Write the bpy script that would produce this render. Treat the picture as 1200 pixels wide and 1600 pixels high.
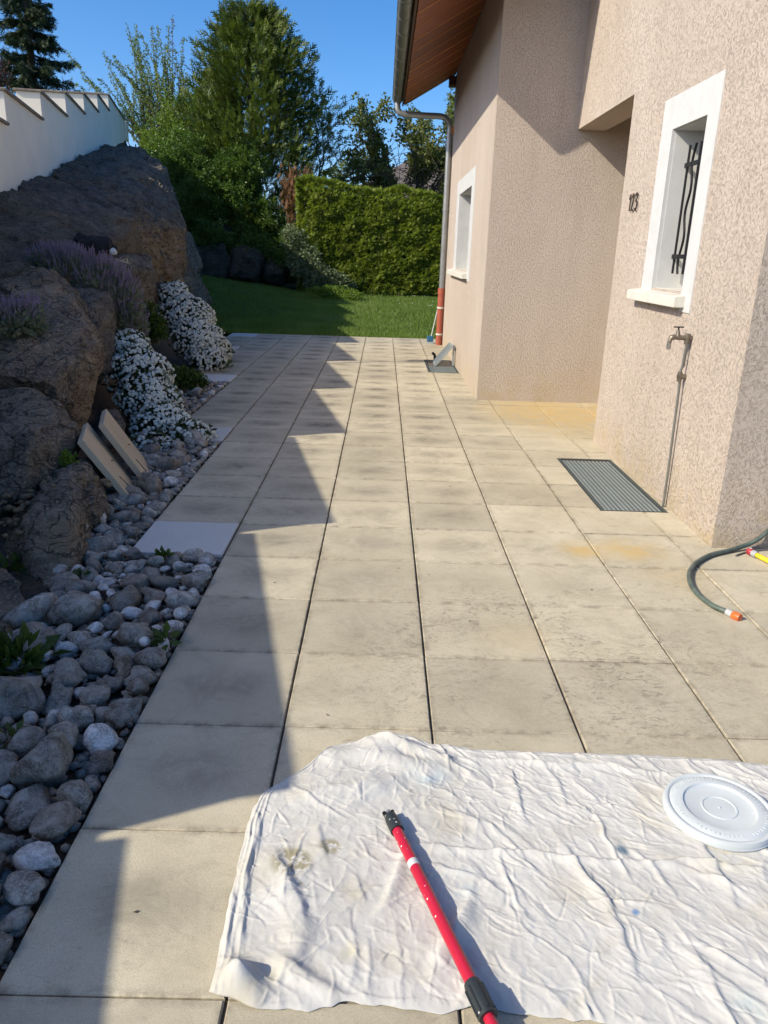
import bpy, bmesh, math, random
import numpy as np
from mathutils import Vector, Matrix, noise as mnoise

for _o in list(bpy.data.objects):
    bpy.data.objects.remove(_o)
SC = bpy.context.scene
COL = SC.collection
rnd = random.Random(7)
nr = np.random.default_rng(11)

# ------------------------------------------------------------------ camera
cam_d = bpy.data.cameras.new('camera')
cam = bpy.data.objects.new('camera', cam_d)
COL.objects.link(cam)
_p, _yaw, _roll = 0.324608, 0.0100343, 0.0317832
_f = Vector((math.sin(_yaw), math.cos(_yaw), 0)); _r = Vector((math.cos(_yaw), -math.sin(_yaw), 0)); _u = Vector((0, 0, 1))
_f2 = _f * math.cos(_p) - _u * math.sin(_p); _u2 = _u * math.cos(_p) + _f * math.sin(_p)
_r3 = _r * math.cos(_roll) + _u2 * math.sin(_roll); _u3 = _u2 * math.cos(_roll) - _r * math.sin(_roll)
cam.matrix_world = Matrix(((_r3.x, _u3.x, -_f2.x, 0), (_r3.y, _u3.y, -_f2.y, 0), (_r3.z, _u3.z, -_f2.z, 1.5207), (0, 0, 0, 1)))
cam_d.sensor_fit = 'HORIZONTAL'; cam_d.sensor_width = 36; cam_d.lens = 36.19
cam_d.clip_start = 0.05; cam_d.clip_end = 2000
SC.camera = cam

# ------------------------------------------------------------------ sky and sun
SUN_DIR = Vector((1, 0.47, -0.80)).normalized()
world = bpy.data.worlds.new("World"); SC.world = world; world.use_nodes = True
wn = world.node_tree; wn.nodes.clear()
sky = wn.nodes.new('ShaderNodeTexSky'); sky.sky_type = 'NISHITA'; sky.sun_disc = False
sky.sun_elevation = math.asin(-SUN_DIR.z); sky.sun_rotation = math.atan2(-SUN_DIR.x, -SUN_DIR.y) % (2 * math.pi)
sky.altitude = 600; sky.air_density = 0.7; sky.dust_density = 2.4; sky.ozone_density = 2.5
bg = wn.nodes.new('ShaderNodeBackground'); bg.inputs['Strength'].default_value = 0.14
wo = wn.nodes.new('ShaderNodeOutputWorld')
hs = wn.nodes.new('ShaderNodeHueSaturation'); hs.inputs['Saturation'].default_value = 1.32
wn.links.new(sky.outputs[0], hs.inputs['Color']); wn.links.new(hs.outputs[0], bg.inputs[0]); wn.links.new(bg.outputs[0], wo.inputs[0])
sd = bpy.data.lights.new('sun', 'SUN'); sd.energy = 3.45; sd.angle = math.radians(0.53); sd.color = (1.0, 0.92, 0.75)
sun = bpy.data.objects.new('sun', sd); COL.objects.link(sun); sun.location = (-8, -4, 12)
sun.rotation_euler = SUN_DIR.to_track_quat('-Z', 'Y').to_euler()
SC.view_settings.view_transform = 'Standard'; SC.view_settings.look = 'None'
SC.view_settings.gamma = 1.0; SC.view_settings.use_curve_mapping = False
SC.view_settings.exposure = 0.70
SC.cycles.max_bounces = 6; SC.cycles.diffuse_bounces = 3; SC.cycles.glossy_bounces = 2; SC.cycles.transmission_bounces = 3
SC.cycles.caustics_reflective = False; SC.cycles.caustics_refractive = False

# ------------------------------------------------------------------ helpers
def link(o, parent=None):
    COL.objects.link(o)
    if parent: o.parent = parent
    return o
def tag(o, label=None, cat=None, group=None, kind=None):
    if label: o['label'] = label
    if cat: o['category'] = cat
    if group: o['group'] = group
    if kind: o['kind'] = kind
    return o
def empty(name, loc=(0, 0, 0), label=None, cat=None, group=None, kind=None):
    o = bpy.data.objects.new(name, None); o.empty_display_size = 0.1; o.location = loc; link(o)
    return tag(o, label, cat, group, kind)
def mesh_np(name, V, F, smooth=False):
    """V (n,3) float array, F (m,k) int array -> mesh"""
    V = np.asarray(V, np.float32); F = np.asarray(F, np.int32)
    me = bpy.data.meshes.new(name); k = F.shape[1]
    me.vertices.add(len(V)); me.vertices.foreach_set('co', V.ravel())
    me.loops.add(F.size); me.loops.foreach_set('vertex_index', F.ravel())
    me.polygons.add(len(F)); me.polygons.foreach_set('loop_start', np.arange(0, F.size, k, dtype=np.int32))
    me.update(calc_edges=True)
    if smooth: me.polygons.foreach_set('use_smooth', np.ones(len(F), bool))
    return me
def mobj(name, me, m=None, parent=None):
    o = bpy.data.objects.new(name, me)
    if m is not None and not me.materials: me.materials.append(m)
    return link(o, parent)
class MB:
    """collects simple solids and builds ONE mesh object"""
    def __init__(s): s.v = []; s.f = []
    def add(s, V, F):
        b = len(s.v); s.v += [tuple(p) for p in V]; s.f += [tuple(i + b for i in q) for q in F]; return s
    def box(s, a, b):
        (x0, y0, z0), (x1, y1, z1) = a, b
        return s.add([(x0,y0,z0),(x1,y0,z0),(x1,y1,z0),(x0,y1,z0),(x0,y0,z1),(x1,y0,z1),(x1,y1,z1),(x0,y1,z1)],
                     [(0,3,2,1),(4,5,6,7),(0,1,5,4),(1,2,6,5),(2,3,7,6),(3,0,4,7)])
    def hexa(s, P):   # 8 points, bottom loop then top loop
        return s.add(P, [(0,3,2,1),(4,5,6,7),(0,1,5,4),(1,2,6,5),(2,3,7,6),(3,0,4,7)])
    def bar(s, a, b, w, h, up=(0, 0, 1)):
        a = Vector(a); b = Vector(b); d = (b - a).normalized(); up = Vector(up)
        if abs(d.dot(up)) > .98: up = Vector((1, 0, 0))
        r = d.cross(up).normalized() * (w / 2); u = r.cross(d).normalized() * (h / 2)
        return s.hexa([a-r-u, b-r-u, b+r-u, a+r-u, a-r+u, b-r+u, b+r+u, a+r+u])
    def tube(s, pts, rad, n=10, cap=True):
        pts = [Vector(p) for p in pts]; m = len(pts)
        if not hasattr(rad, '__len__'): rad = [rad] * m
        V = []; up = None
        for i, p in enumerate(pts):
            t = (pts[min(i+1, m-1)] - pts[max(i-1, 0)]).normalized()
            if up is None:
                up = Vector((0, 0, 1)) if abs(t.z) < .9 else Vector((1, 0, 0))
            x = t.cross(up).normalized(); up = x.cross(t).normalized()
            for k in range(n):
                a = 2 * math.pi * k / n
                V.append(p + (x * math.cos(a) + up * math.sin(a)) * rad[i])
        F = [(i*n+k, i*n+(k+1) % n, (i+1)*n+(k+1) % n, (i+1)*n+k) for i in range(m-1) for k in range(n)]
        if cap: F += [tuple(range(n-1, -1, -1)), tuple(range((m-1)*n, m*n))]
        return s.add(V, F)
    def lathe(s, prof, c=(0, 0, 0), n=32):
        c = Vector(c); V = []
        for r, z in prof:
            for k in range(n):
                a = 2 * math.pi * k / n; V.append(c + Vector((r*math.cos(a), r*math.sin(a), z)))
        F = [(i*n+k, i*n+(k+1) % n, (i+1)*n+(k+1) % n, (i+1)*n+k) for i in range(len(prof)-1) for k in range(n)]
        return s.add(V, F)
    def build(s, name, m, parent=None, smooth=False, bevel=0, kind=None):
        me = bpy.data.meshes.new(name); me.from_pydata([tuple(p) for p in s.v], [], s.f)
        bm = bmesh.new(); bm.from_mesh(me)
        bmesh.ops.recalc_face_normals(bm, faces=bm.faces)
        if bevel:
            bmesh.ops.bevel(bm, geom=[e for e in bm.edges if e.calc_face_angle(0) > .5], offset=bevel, segments=2, affect='EDGES', profile=.5)
        bm.to_mesh(me); bm.free()
        if smooth:
            me.polygons.foreach_set('use_smooth', [True] * len(me.polygons))
            me.set_sharp_from_angle(angle=math.radians(42))
        o = mobj(name, me, m, parent)
        if kind: o['kind'] = kind
        return o
def smoothpath(pts, n=8):
    P = [np.array(p, float) for p in pts]; out = []
    P = [2*P[0]-P[1]] + P + [2*P[-1]-P[-2]]
    for i in range(1, len(P)-2):
        for k in range(n):
            t = k / n
            out.append(.5*((2*P[i]) + (P[i+1]-P[i-1])*t + (2*P[i-1]-5*P[i]+4*P[i+1]-P[i+2])*t*t + (-P[i-1]+3*P[i]-3*P[i+1]+P[i+2])*t**3))
    out.append(P[-2]); return [tuple(p) for p in out]
def vnoise(x, y, seed=0):
    """smooth value noise, vectorised"""
    xi = np.floor(x).astype(np.int64); yi = np.floor(y).astype(np.int64); fx = x - xi; fy = y - yi
    def h(a, b):
        n = (a * 374761393 + b * 668265263 + seed * 974634777) & 0xffffffff
        n = ((n ^ (n >> 13)) * 1274126177) & 0xffffffff
        return ((n ^ (n >> 16)) & 0xffff) / 65535.0
    u = fx*fx*(3-2*fx); v = fy*fy*(3-2*fy)
    return (h(xi, yi)*(1-u)+h(xi+1, yi)*u)*(1-v)+(h(xi, yi+1)*(1-u)+h(xi+1, yi+1)*u)*v

# ------------------------------------------------------------------ materials
class NT:
    def __init__(s, name):
        s.m = bpy.data.materials.new(name); s.m.use_nodes = True; s.t = s.m.node_tree
        s.b = s.t.nodes['Principled BSDF']; s.out = s.t.nodes['Material Output']
    def n(s, typ, **kw):
        o = s.t.nodes.new(typ)
        for k, v in kw.items():
            if k.startswith('i_'):
                o.inputs[int(k[2:]) if k[2:].isdigit() else k[2:].replace('_', ' ')].default_value = v
            else: setattr(o, k, v)
        return o
    def l(s, a, b): s.t.links.new(a, b)
    def geo(s): return s.n('ShaderNodeNewGeometry').outputs['Position']
    def obj(s): return s.n('ShaderNodeTexCoord').outputs['Object']
    def noise(s, vec, scale, detail=3, rough=.5, dist=0.0):
        o = s.n('ShaderNodeTexNoise', i_Scale=scale, i_Detail=detail, i_Roughness=rough, i_Distortion=dist); s.l(vec, o.inputs['Vector']); return o.outputs['Fac']
    def vor(s, vec, scale, feature='F1', out='Distance', rand=1.0):
        o = s.n('ShaderNodeTexVoronoi', feature=feature, i_Scale=scale, i_Randomness=rand); s.l(vec, o.inputs['Vector']); return o.outputs[out]
    def ramp(s, fac, *stops, interp='LINEAR'):
        o = s.n('ShaderNodeValToRGB'); e = o.color_ramp; e.interpolation = interp
        while len(e.elements) > 1: e.elements.remove(e.elements[-1])
        for i, (p, c) in enumerate(stops):
            if not hasattr(c, '__len__'): c = (c, c, c)
            el = e.elements[0] if i == 0 else e.elements.new(p)
            el.position = p; el.color = (*c, 1)
        s.l(fac, o.inputs[0]); return o.outputs[0]
    def mix(s, fac, a, b, mode='MIX'):
        o = s.n('ShaderNodeMix', data_type='RGBA', blend_type=mode)
        for sock, v in ((o.inputs[0], fac), (o.inputs[6], a), (o.inputs[7], b)):
            if hasattr(v, 'is_linked'): s.l(v, sock)
            elif hasattr(v, '__len__'): sock.default_value = (*v, 1)
            else: sock.default_value = v
        return o.outputs[2]
    def math(s, op, a, b=0.0, clamp=False):
        o = s.n('ShaderNodeMath', operation=op, use_clamp=clamp)
        for k, v in ((0, a), (1, b)):
            if hasattr(v, 'is_linked'): s.l(v, o.inputs[k])
            else: o.inputs[k].default_value = v
        return o.outputs[0]
    def mapping(s, vec, scale=(1, 1, 1), loc=(0, 0, 0), rot=(0, 0, 0)):
        o = s.n('ShaderNodeMapping'); o.inputs['Scale'].default_value = scale; o.inputs['Location'].default_value = loc; o.inputs['Rotation'].default_value = rot
        s.l(vec, o.inputs[0]); return o.outputs[0]
    def bump(s, h, strength=.5, dist=.01, prev=None):
        o = s.n('ShaderNodeBump', i_Strength=strength, i_Distance=dist); s.l(h, o.inputs['Height'])
        if prev is not None: s.l(prev, o.inputs['Normal'])
        return o.outputs[0]
    def rand(s): return s.n('ShaderNodeObjectInfo').outputs['Random']
    def fin(s, col=None, rough=None, bump=None, spec=None, metal=None):
        for sock, v in (('Base Color', col), ('Roughness', rough), ('Normal', bump), ('Specular IOR Level', spec), ('Metallic', metal)):
            if v is None: continue
            i = s.b.inputs[sock]
            if hasattr(v, 'is_linked'): s.l(v, i)
            elif hasattr(v, '__len__'): i.default_value = (*v, 1)
            else: i.default_value = v
        return s.m
def plain(name, col, rough=.6, metal=0.0, spec=.5, var=.25, scale=25, bump=.15):
    t = NT(name); n = t.noise(t.obj(), scale, 4, .6)
    c = t.mix(t.ramp(n, (.3, 0.0), (.7, 1.0)), tuple(x*(1-var) for x in col), tuple(min(1, x*(1+var*.6)) for x in col))
    return t.fin(c, rough, t.bump(n, bump, .002), spec, metal)
def spot(t, pos, c, r, soft=.5):
    """mask around a world point"""
    d = t.n('ShaderNodeVectorMath', operation='DISTANCE'); t.l(pos, d.inputs[0]); d.inputs[1].default_value = c
    o = t.n('ShaderNodeMapRange', interpolation_type='SMOOTHSTEP'); t.l(d.outputs['Value'], o.inputs[0])
    o.inputs[1].default_value = r; o.inputs[2].default_value = r*soft; return o.outputs[0]

def mat_plaster():
    t = NT('plaster_render'); p = t.geo()
    w = t.noise(p, 30, 2, .5)
    big = t.noise(p, 60, 8, .74, .12)
    plate = t.ramp(big, (.31, 0.0), (.42, .62), (.50, .88), (.64, 1.0))
    fine = t.noise(p, 240, 3, .65); mid = t.noise(p, 115, 4, .6)
    h = t.math('ADD', t.math('ADD', t.math('MULTIPLY', plate, .88), t.math('MULTIPLY', mid, .80)), t.math('MULTIPLY', fine, .32))
    n2 = t.noise(t.mapping(p, (1, 1, .45)), 1.6, 6, .7)
    c = t.mix(t.ramp(n2, (.35, 0.0), (.65, 1.0)), (.515, .43, .362), (.57, .485, .415))
    c = t.mix(t.ramp(plate, (0.0, .05), (.4, 0.0)), c, (.36, .285, .225))  # pits slightly darker: shade of the relief put into the colour
    sep = t.n('ShaderNodeSeparateXYZ'); t.l(p, sep.inputs[0])
    low = t.n('ShaderNodeMapRange', interpolation_type='SMOOTHSTEP'); t.l(sep.outputs[2], low.inputs[0]); low.inputs[1].default_value = .45; low.inputs[2].default_value = 0.0
    stq = t.math('MULTIPLY', t.ramp(t.noise(t.mapping(p, (7, 7, .5)), 1.6, 5, .65), (.52, 0.0), (.7, .22)), t.ramp(t.noise(p, .8, 2), (.4, .2), (.6, 1.0)))
    c = t.mix(stq, c, (.34, .28, .235))
    splash = t.math('MULTIPLY', low.outputs[0], t.ramp(t.noise(p, 5, 4, .7), (.38, 0.0), (.62, .75)))
    c = t.mix(splash, c, (.50, .40, .24))
    return t.fin(c, .92, t.bump(h, 1.0, .0085), .2)
def mat_tile(name, a, b, stain, white=False):
    t = NT(name); p = t.geo(); o = t.obj(); oi = t.n('ShaderNodeObjectInfo')
    n = t.noise(p, 3.1, 5, .62)
    c = t.mix(t.ramp(n, (.3, 0.0), (.72, 1.0)), a, b)
    rv = t.math('MULTIPLY_ADD', oi.outputs['Random'], .26); rv.node.inputs[2].default_value = .86
    c = t.mix(1.0, c, t.mix(0.0, rv, rv), 'MULTIPLY')
    g = t.noise(p, 320, 2, .7)
    c = t.mix(t.ramp(g, (.36, .42), (.5, 0.0)), c, tuple(x*.55 for x in a))
    c = t.mix(t.ramp(g, (.55, 0.0), (.7, .25)), c, tuple(min(1, x*1.3) for x in b))
    if not white:
        # dirt film that gathers in the middle of each slab
        sp = t.n('ShaderNodeVectorMath', operation='LENGTH'); t.l(t.mapping(o, (3.6, 5.2, 0)), sp.inputs[0])
        m = t.ramp(sp.outputs['Value'], (.1, 1.0), (.95, 0.0), interp='EASE')
        n2 = t.noise(p, 4.3, 6, .75, 1.2)
        m = t.math('MULTIPLY', m, t.ramp(n2, (.33, .1), (.6, 1.0)))
        c = t.mix(t.math('MULTIPLY', t.ramp(t.noise(p, 5.5, 7, .78, .8), (.46, 0.0), (.62, .42)), t.ramp(t.noise(p, 1.1, 2), (.35, .35), (.6, 1.0))), c, tuple(x*.62 for x in a))
        sepc = t.n('ShaderNodeSeparateColor'); t.l(oi.outputs['Color'], sepc.inputs[0])
        m = t.math('MULTIPLY', m, sepc.outputs[0])
        c = t.mix(m, c, stain)
        # grime along the slab edges
        so_ = t.n('ShaderNodeSeparateXYZ'); t.l(o, so_.inputs[0])
        ed = t.math('MAXIMUM', t.math('ABSOLUTE', so_.outputs[0]), t.math('ABSOLUTE', so_.outputs[1]))
        em_ = t.math('MULTIPLY', t.ramp(ed, (.222, 0.0), (.247, 1.0)), t.ramp(t.noise(p, 16, 5, .7), (.42, 0.0), (.66, .8)))
        c = t.mix(em_, c, (.17, .14, .10))
        # scuffs
        sc = t.math('MULTIPLY', t.ramp(t.noise(t.mapping(p, (1, 1.8, 1)), 8, 7, .8, 2.0), (.56, 0.0), (.68, .6)), t.ramp(t.noise(p, .9, 3), (.42, .12), (.6, 1.0)))
        c = t.mix(sc, c, (.13, .115, .095))
        sk = t.ramp(t.vor(p, 14), (.012, 1.0), (.03, 0.0)); sk = t.math('MULTIPLY', sk, t.ramp(t.noise(p, 2.2, 2), (.5, 0.0), (.6, .8)))
        c = t.mix(sk, c, (.10, .085, .07))
        ms = spot(t, p, (.65, 2.7, 0), 1.15, .2)
        fs = t.math('MULTIPLY', ms, t.ramp(t.noise(t.mapping(p, (1, 1.5, 1), rot=(0, 0, .5)), 13, 9, .82, 2.6), (.52, 0.0), (.585, .75)))
        c = t.mix(t.math('MULTIPLY', fs, t.ramp(t.noise(p, 2.7, 3), (.42, .1), (.56, 1.0))), c, (.13, .115, .09))
        wob = t.noise(p, 7, 4, .65)
        for cc, r, k in (((1.16, 3.97, 0), .22, .95), ((1.43, 3.98, 0), .26, .9), ((2.1, 7.7, 0), 1.5, .8), ((1.7, 8.0, 0), .9, .7), ((1.55, 3.6, 0), .3, .25), ((.6, 2.9, 0), .25, .2)):
            mm = t.math('MULTIPLY', spot(t, p, cc, r, .1), t.ramp(wob, (.35, .2*k), (.55, k)))
            c = t.mix(mm, c, (.50, .36, .16))
        sep = t.n('ShaderNodeSeparateXYZ'); t.l(p, sep.inputs[0])
    return t.fin(c, t.ramp(n, (.3, .72), (.7, .88)), t.bump(g, .22, .0012), .35)
def mat_rock(name, cols, lich=.25, sc=1.0, tan=None):
    t = NT(name); o = t.geo()
    ov = t.n('ShaderNodeVectorMath', operation='ADD'); t.l(o, ov.inputs[0])
    cmb = t.n('ShaderNodeCombineXYZ'); r = t.rand(); r7 = t.math('MULTIPLY', r, 37.0)
    t.l(r7, cmb.inputs[0]); t.l(r7, cmb.inputs[2]); t.l(cmb.outputs[0], ov.inputs[1]); v = ov.outputs[0]
    n1 = t.noise(v, 2.6*sc, 6, .65, .4); n2 = t.noise(t.mapping(v, (1, 1, 2.6), rot=(.4, .3, 0)), 9*sc, 6, .7, .8); n3 = t.noise(v, 55*sc, 4, .7)
    c = t.ramp(n1, (.3, cols[0]), (.5, cols[1]), (.68, cols[2]))
    c = t.mix(t.ramp(n2, (.34, .55), (.52, 0.0)), c, tuple(x*.5 for x in cols[0]))
    c = t.mix(t.ramp(n3, (.5, 0.0), (.72, .55)), c, tuple(min(1, x*1.9) for x in cols[2]))
    if tan is not None:
        c = t.mix(t.ramp(t.noise(v, 1.4, 4, .6), (.5, 0.0), (.62, .8)), c, tan)
    lm = t.math('MULTIPLY', t.ramp(t.vor(v, 26*sc), (.10, 1.0), (.2, 0.0)), t.ramp(t.noise(v, 4, 3), (.55, 0.0), (.66, 1.0)))
    c = t.mix(t.math('MULTIPLY', lm, lich), c, (.42, .42, .38))
    h = t.math('ADD', t.math('MULTIPLY', n2, 1.0), t.math('MULTIPLY', n3, .35))
    ck = t.ramp(t.noise(t.mapping(v, (1, 1, 2.2), rot=(.5, .2, 0)), 3.2*sc, 4, .55, 1.2), (.488, 1.0), (.5, 0.0), (.512, 1.0))
    c = t.mix(t.math('MULTIPLY', t.math('SUBTRACT', 1.0, ck), .7), c, (.03, .026, .022))
    wv_ = t.n('ShaderNodeTexNoise', i_Scale=4.0*sc, i_Detail=4); t.l(v, wv_.inputs['Vector'])
    wa = t.n('ShaderNodeVectorMath', operation='MULTIPLY_ADD'); t.l(wv_.outputs['Color'], wa.inputs[0]); wa.inputs[1].default_value = (.45, .45, .45); t.l(v, wa.inputs[2])
    fr_ = t.ramp(t.vor(t.mapping(wa.outputs[0], (1, 1, 1.7), rot=(.3, .5, .2)), 2.6*sc, 'DISTANCE_TO_EDGE'), (.0, 0.0), (.028, 1.0))
    c = t.mix(t.math('MULTIPLY', t.math('SUBTRACT', 1.0, fr_), .55), c, (.035, .03, .025))
    h = t.math('ADD', t.math('ADD', h, t.math('MULTIPLY', ck, .6)), t.math('MULTIPLY', fr_, .5))
    return t.fin(c, .9, t.bump(h, .9, .045), .25)
def mat_cobble(name, stops):
    t = NT(name); o = t.geo(); r = t.rand()
    ov = t.n('ShaderNodeVectorMath', operation='ADD'); t.l(o, ov.inputs[0]); cm = t.n('ShaderNodeCombineXYZ'); t.l(t.math('MULTIPLY', r, 50.0), cm.inputs[0]); t.l(cm.outputs[0], ov.inputs[1])
    v = ov.outputs[0]; base = t.ramp(r, *stops)
    n1 = t.noise(v, 16, 6, .7, .8); n2 = t.noise(v, 150, 4, .75)
    base = t.mix(t.ramp(t.noise(v, 9, 4, .6), (.5, 0.0), (.66, .65)), base, (.21, .165, .115))
    c = t.mix(t.ramp(n1, (.38, 1.0), (.60, 0.0)), base, t.mix(1.0, base, (.36, .33, .30), 'MULTIPLY'))
    c = t.mix(t.ramp(n2, (.5, 0.0), (.68, .7)), c, t.mix(1.0, base, (1.6, 1.55, 1.45), 'MULTIPLY'))
    return t.fin(c, .75, t.bump(t.math('ADD', n1, t.math('MULTIPLY', n2, .45)), .9, .012), .3)
def mat_leaf(name, cols, trans=.35, rough=.5, sc=3.0, vlo=.28, vhi=.72):
    t = NT(name); p = t.geo()
    n = t.noise(p, sc, 3, .6); f = t.noise(p, sc*9, 2, .5)
    c = t.ramp(t.math('ADD', t.math('MULTIPLY', n, .6), t.math('MULTIPLY', f, .4)), (vlo, cols[0]), (.5, cols[1]), (vhi, cols[2]))
    t.fin(c, rough, None, .35)
    tr = t.n('ShaderNodeBsdfTranslucent'); t.l(t.mix(1.0, c, (1.35, 1.5, .7), 'MULTIPLY'), tr.inputs[0])
    ms = t.n('ShaderNodeMixShader'); ms.inputs[0].default_value = trans
    t.l(t.b.outputs[0], ms.inputs[1]); t.l(tr.outputs[0], ms.inputs[2]); t.l(ms.outputs[0], t.out.inputs[0])
    return t.m
def mat_wood(name, a, b, axis=(2, 30, 30), rough=.55):
    t = NT(name); o = t.obj(); oi = t.rand()
    v = t.mapping(o, axis); n = t.noise(v, 1.0, 6, .65, 1.0)
    c = t.ramp(n, (.3, a), (.7, b)); rv = t.math('MULTIPLY_ADD', oi, .5); rv.node.inputs[2].default_value = .75
    c = t.mix(1.0, c, t.mix(0.0, rv, rv), 'MULTIPLY')
    return t.fin(c, rough, t.bump(n, .2, .002), .4)

M = {}
M['plaster'] = mat_plaster()
M['tile'] = mat_tile('paving_concrete', (.44, .385, .275), (.54, .48, .36), (.165, .145, .11))
M['tile_pale'] = mat_tile('pale_paving_concrete', (.56, .55, .52), (.62, .61, .585), (.3, .3, .3), True)
M['slab'] = mat_tile('weathered_slab', (.46, .37, .25), (.56, .46, .33), (.2, .16, .12), True)
M['joint'] = plain('joint_sand', (.12, .10, .08), .95, scale=80)
M['paint'] = plain('white_paint', (.53, .535, .53), .7, var=.07, scale=9)
M['sill'] = plain('sill_paint', (.58, .56, .50), .75, var=.12, scale=12)
M['wallwhite'] = plain('garden_wall_paint', (.88, .825, .70), .85, var=.06, scale=2)
M['coping'] = plain('coping_stone', (.26, .22, .18), .9, var=.4, scale=14)
M['rock'] = mat_rock('rock_brown_grey', ((.085, .072, .058), (.185, .15, .115), (.30, .25, .19)), .8, tan=(.26, .19, .12))
M['rockgrey'] = mat_rock('rock_grey', ((.08, .074, .067), (.15, .138, .122), (.22, .20, .172)), .7, 1.4)
M['rockslab'] = mat_rock('rock_dark_slab', ((.085, .078, .068), (.145, .13, .11), (.235, .21, .17)), .7, 2.2, tan=(.21, .175, .125))
M['rockshade'] = mat_rock('rock_shade_dark', ((.022, .024, .018), (.045, .045, .035), (.085, .08, .062)), .3, 1.0)  # darker copy of the rock: deep shade at the lawn end put into its colour
M['rocktan'] = mat_rock('rock_tan', ((.11, .085, .06), (.19, .145, .095), (.27, .21, .14)), .2, .9)
M['soil'] = plain('dark_soil', (.07, .052, .036), 1.0, var=.5, scale=30, bump=.6)
M['cob'] = mat_cobble('river_stone_grey', ((0.0, (.29, .275, .25)), (.2, (.42, .405, .37)), (.35, (.21, .19, .165)), (.5, (.36, .34, .30)), (.62, (.47, .45, .41)), (.75, (.29, .24, .19)), (.88, (.52, .50, .46)), (1.0, (.25, .23, .20))))
M['cobw'] = mat_cobble('river_stone_white', ((0.0, (.62, .61, .60)), (1.0, (.74, .73, .72))))
M['zinc'] = plain('zinc', (.30, .31, .31), .42, .55, var=.15, scale=8)
M['zincd'] = plain('zinc_gutter', (.20, .205, .19), .45, .5, var=.2, scale=8)
M['terra'] = plain('red_brown_pipe', (.34, .085, .05), .5, var=.15)
M['soffit'] = mat_wood('stained_soffit_wood', (.15, .042, .012), (.24, .072, .02), (1.2, 16, 16))
M['litline'] = mat_wood('soffit_lit_line_wood', (.46, .20, .075), (.55, .25, .10))  # paler wood, painted as light along the soffit board edges
M['dkwood'] = mat_wood('dark_stained_wood', (.045, .018, .009), (.08, .03, .014))
M['roof'] = plain('roof_tile_clay', (.13, .10, .085), .85, var=.4, scale=6)
M['iron'] = plain('black_iron', (.018, .018, .02), .5, .6, var=.2)
M['galv'] = plain('galvanised_grate', (.42, .46, .46), .45, .4, var=.2, scale=40)
M['galvd'] = plain('grate_dark', (.07, .085, .085), .6, .3, var=.3, scale=40)
M['brass'] = plain('weathered_brass', (.22, .19, .15), .45, .75, var=.3)
M['chrome'] = plain('dull_chrome', (.42, .42, .42), .35, .8, var=.2)
M['glass'] = plain('dark_glass', (.03, .035, .04), .08, 0, 1.0, var=.1, bump=0)
M['red'] = None
# ================================================================== SETTING: ground, lawn, terrace
GX0, GY0, TS, TX = -0.790, 2.231, 0.5, 0.4986       # paving grid origin and pitch
YEND = GY0 + 25 * TS                                # far edge of the terrace
def lawn_z(x, y):
    return 0.0 + 0.030 * np.maximum(0, y - YEND) + 0.16 * np.maximum(0, -(x + 2.4)) * np.clip((y - YEND) / 5, 0, 1)
gm = NT('ground_earth'); gp = gm.geo()
gm.fin(gm.ramp(gm.noise(gp, .6, 5, .6), (.3, (.05, .075, .018)), (.7, (.085, .10, .035))), 1.0, gm.bump(gm.noise(gp, 12, 4), .5, .03), .1)
mb = MB(); mb.add([(-600, -600, -.16), (600, -600, -.16), (600, 600, -.16), (-600, 600, -.16)], [(0, 1, 2, 3)])
tag(mb.build('ground', gm.m), kind='structure')
# lawn sheet
xs = np.linspace(-9, 7, 60); ys = np.linspace(YEND + .01, 34, 60); XX, YY = np.meshgrid(xs, ys)
ZZ = lawn_z(XX, YY) + .02 * (vnoise(XX*2, YY*2, 5) - .5) - .02
V = np.stack([XX, YY, ZZ], -1).reshape(-1, 3); idx = np.arange(60*60).reshape(60, 60)
F = np.stack([idx[:-1, :-1], idx[:-1, 1:], idx[1:, 1:], idx[1:, :-1]], -1).reshape(-1, 4)
M['turf'] = mat_leaf('lawn_turf', ((.03, .05, .012), (.05, .078, .018), (.075, .10, .03)), .0, .8, 2.0)
tag(mobj('lawn', mesh_np('lawn', V, F, True), M['turf']), kind='structure')
# grass blades
n = 120000
gx = nr.uniform(-5.2, 2.6, n); gy = YEND + .03 + (nr.random(n) ** 1.35) * 9.8
keep = vnoise(gx*1.7, gy*1.7, 3) + nr.random(n)*.9 > .55; gx, gy = gx[keep], gy[keep]; n = len(gx)
gz = lawn_z(gx, gy) - .02
h = nr.uniform(.035, .085, n) * (0.7 + .9*vnoise(gx*.9, gy*.9, 9)); a = nr.uniform(0, 2*np.pi, n); w = nr.uniform(.004, .008, n)
ln = nr.uniform(.1, .7, n) * h; la = nr.uniform(0, 2*np.pi, n)
b0 = np.stack([gx - np.cos(a)*w, gy - np.sin(a)*w, gz], -1); b1 = np.stack([gx + np.cos(a)*w, gy + np.sin(a)*w, gz], -1)
tp = np.stack([gx + np.cos(la)*ln, gy + np.sin(la)*ln, gz + h], -1)
V = np.stack([b0, b1, tp], 1).reshape(-1, 3); F = np.arange(3*n).reshape(-1, 3)
M['grass'] = mat_leaf('grass_blades', ((.09, .15, .026), (.15, .225, .042), (.24, .30, .085)), .35, .5, 1.5)
tag(mobj('grass', mesh_np('grass', V, F), M['grass']), kind='stuff')
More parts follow.
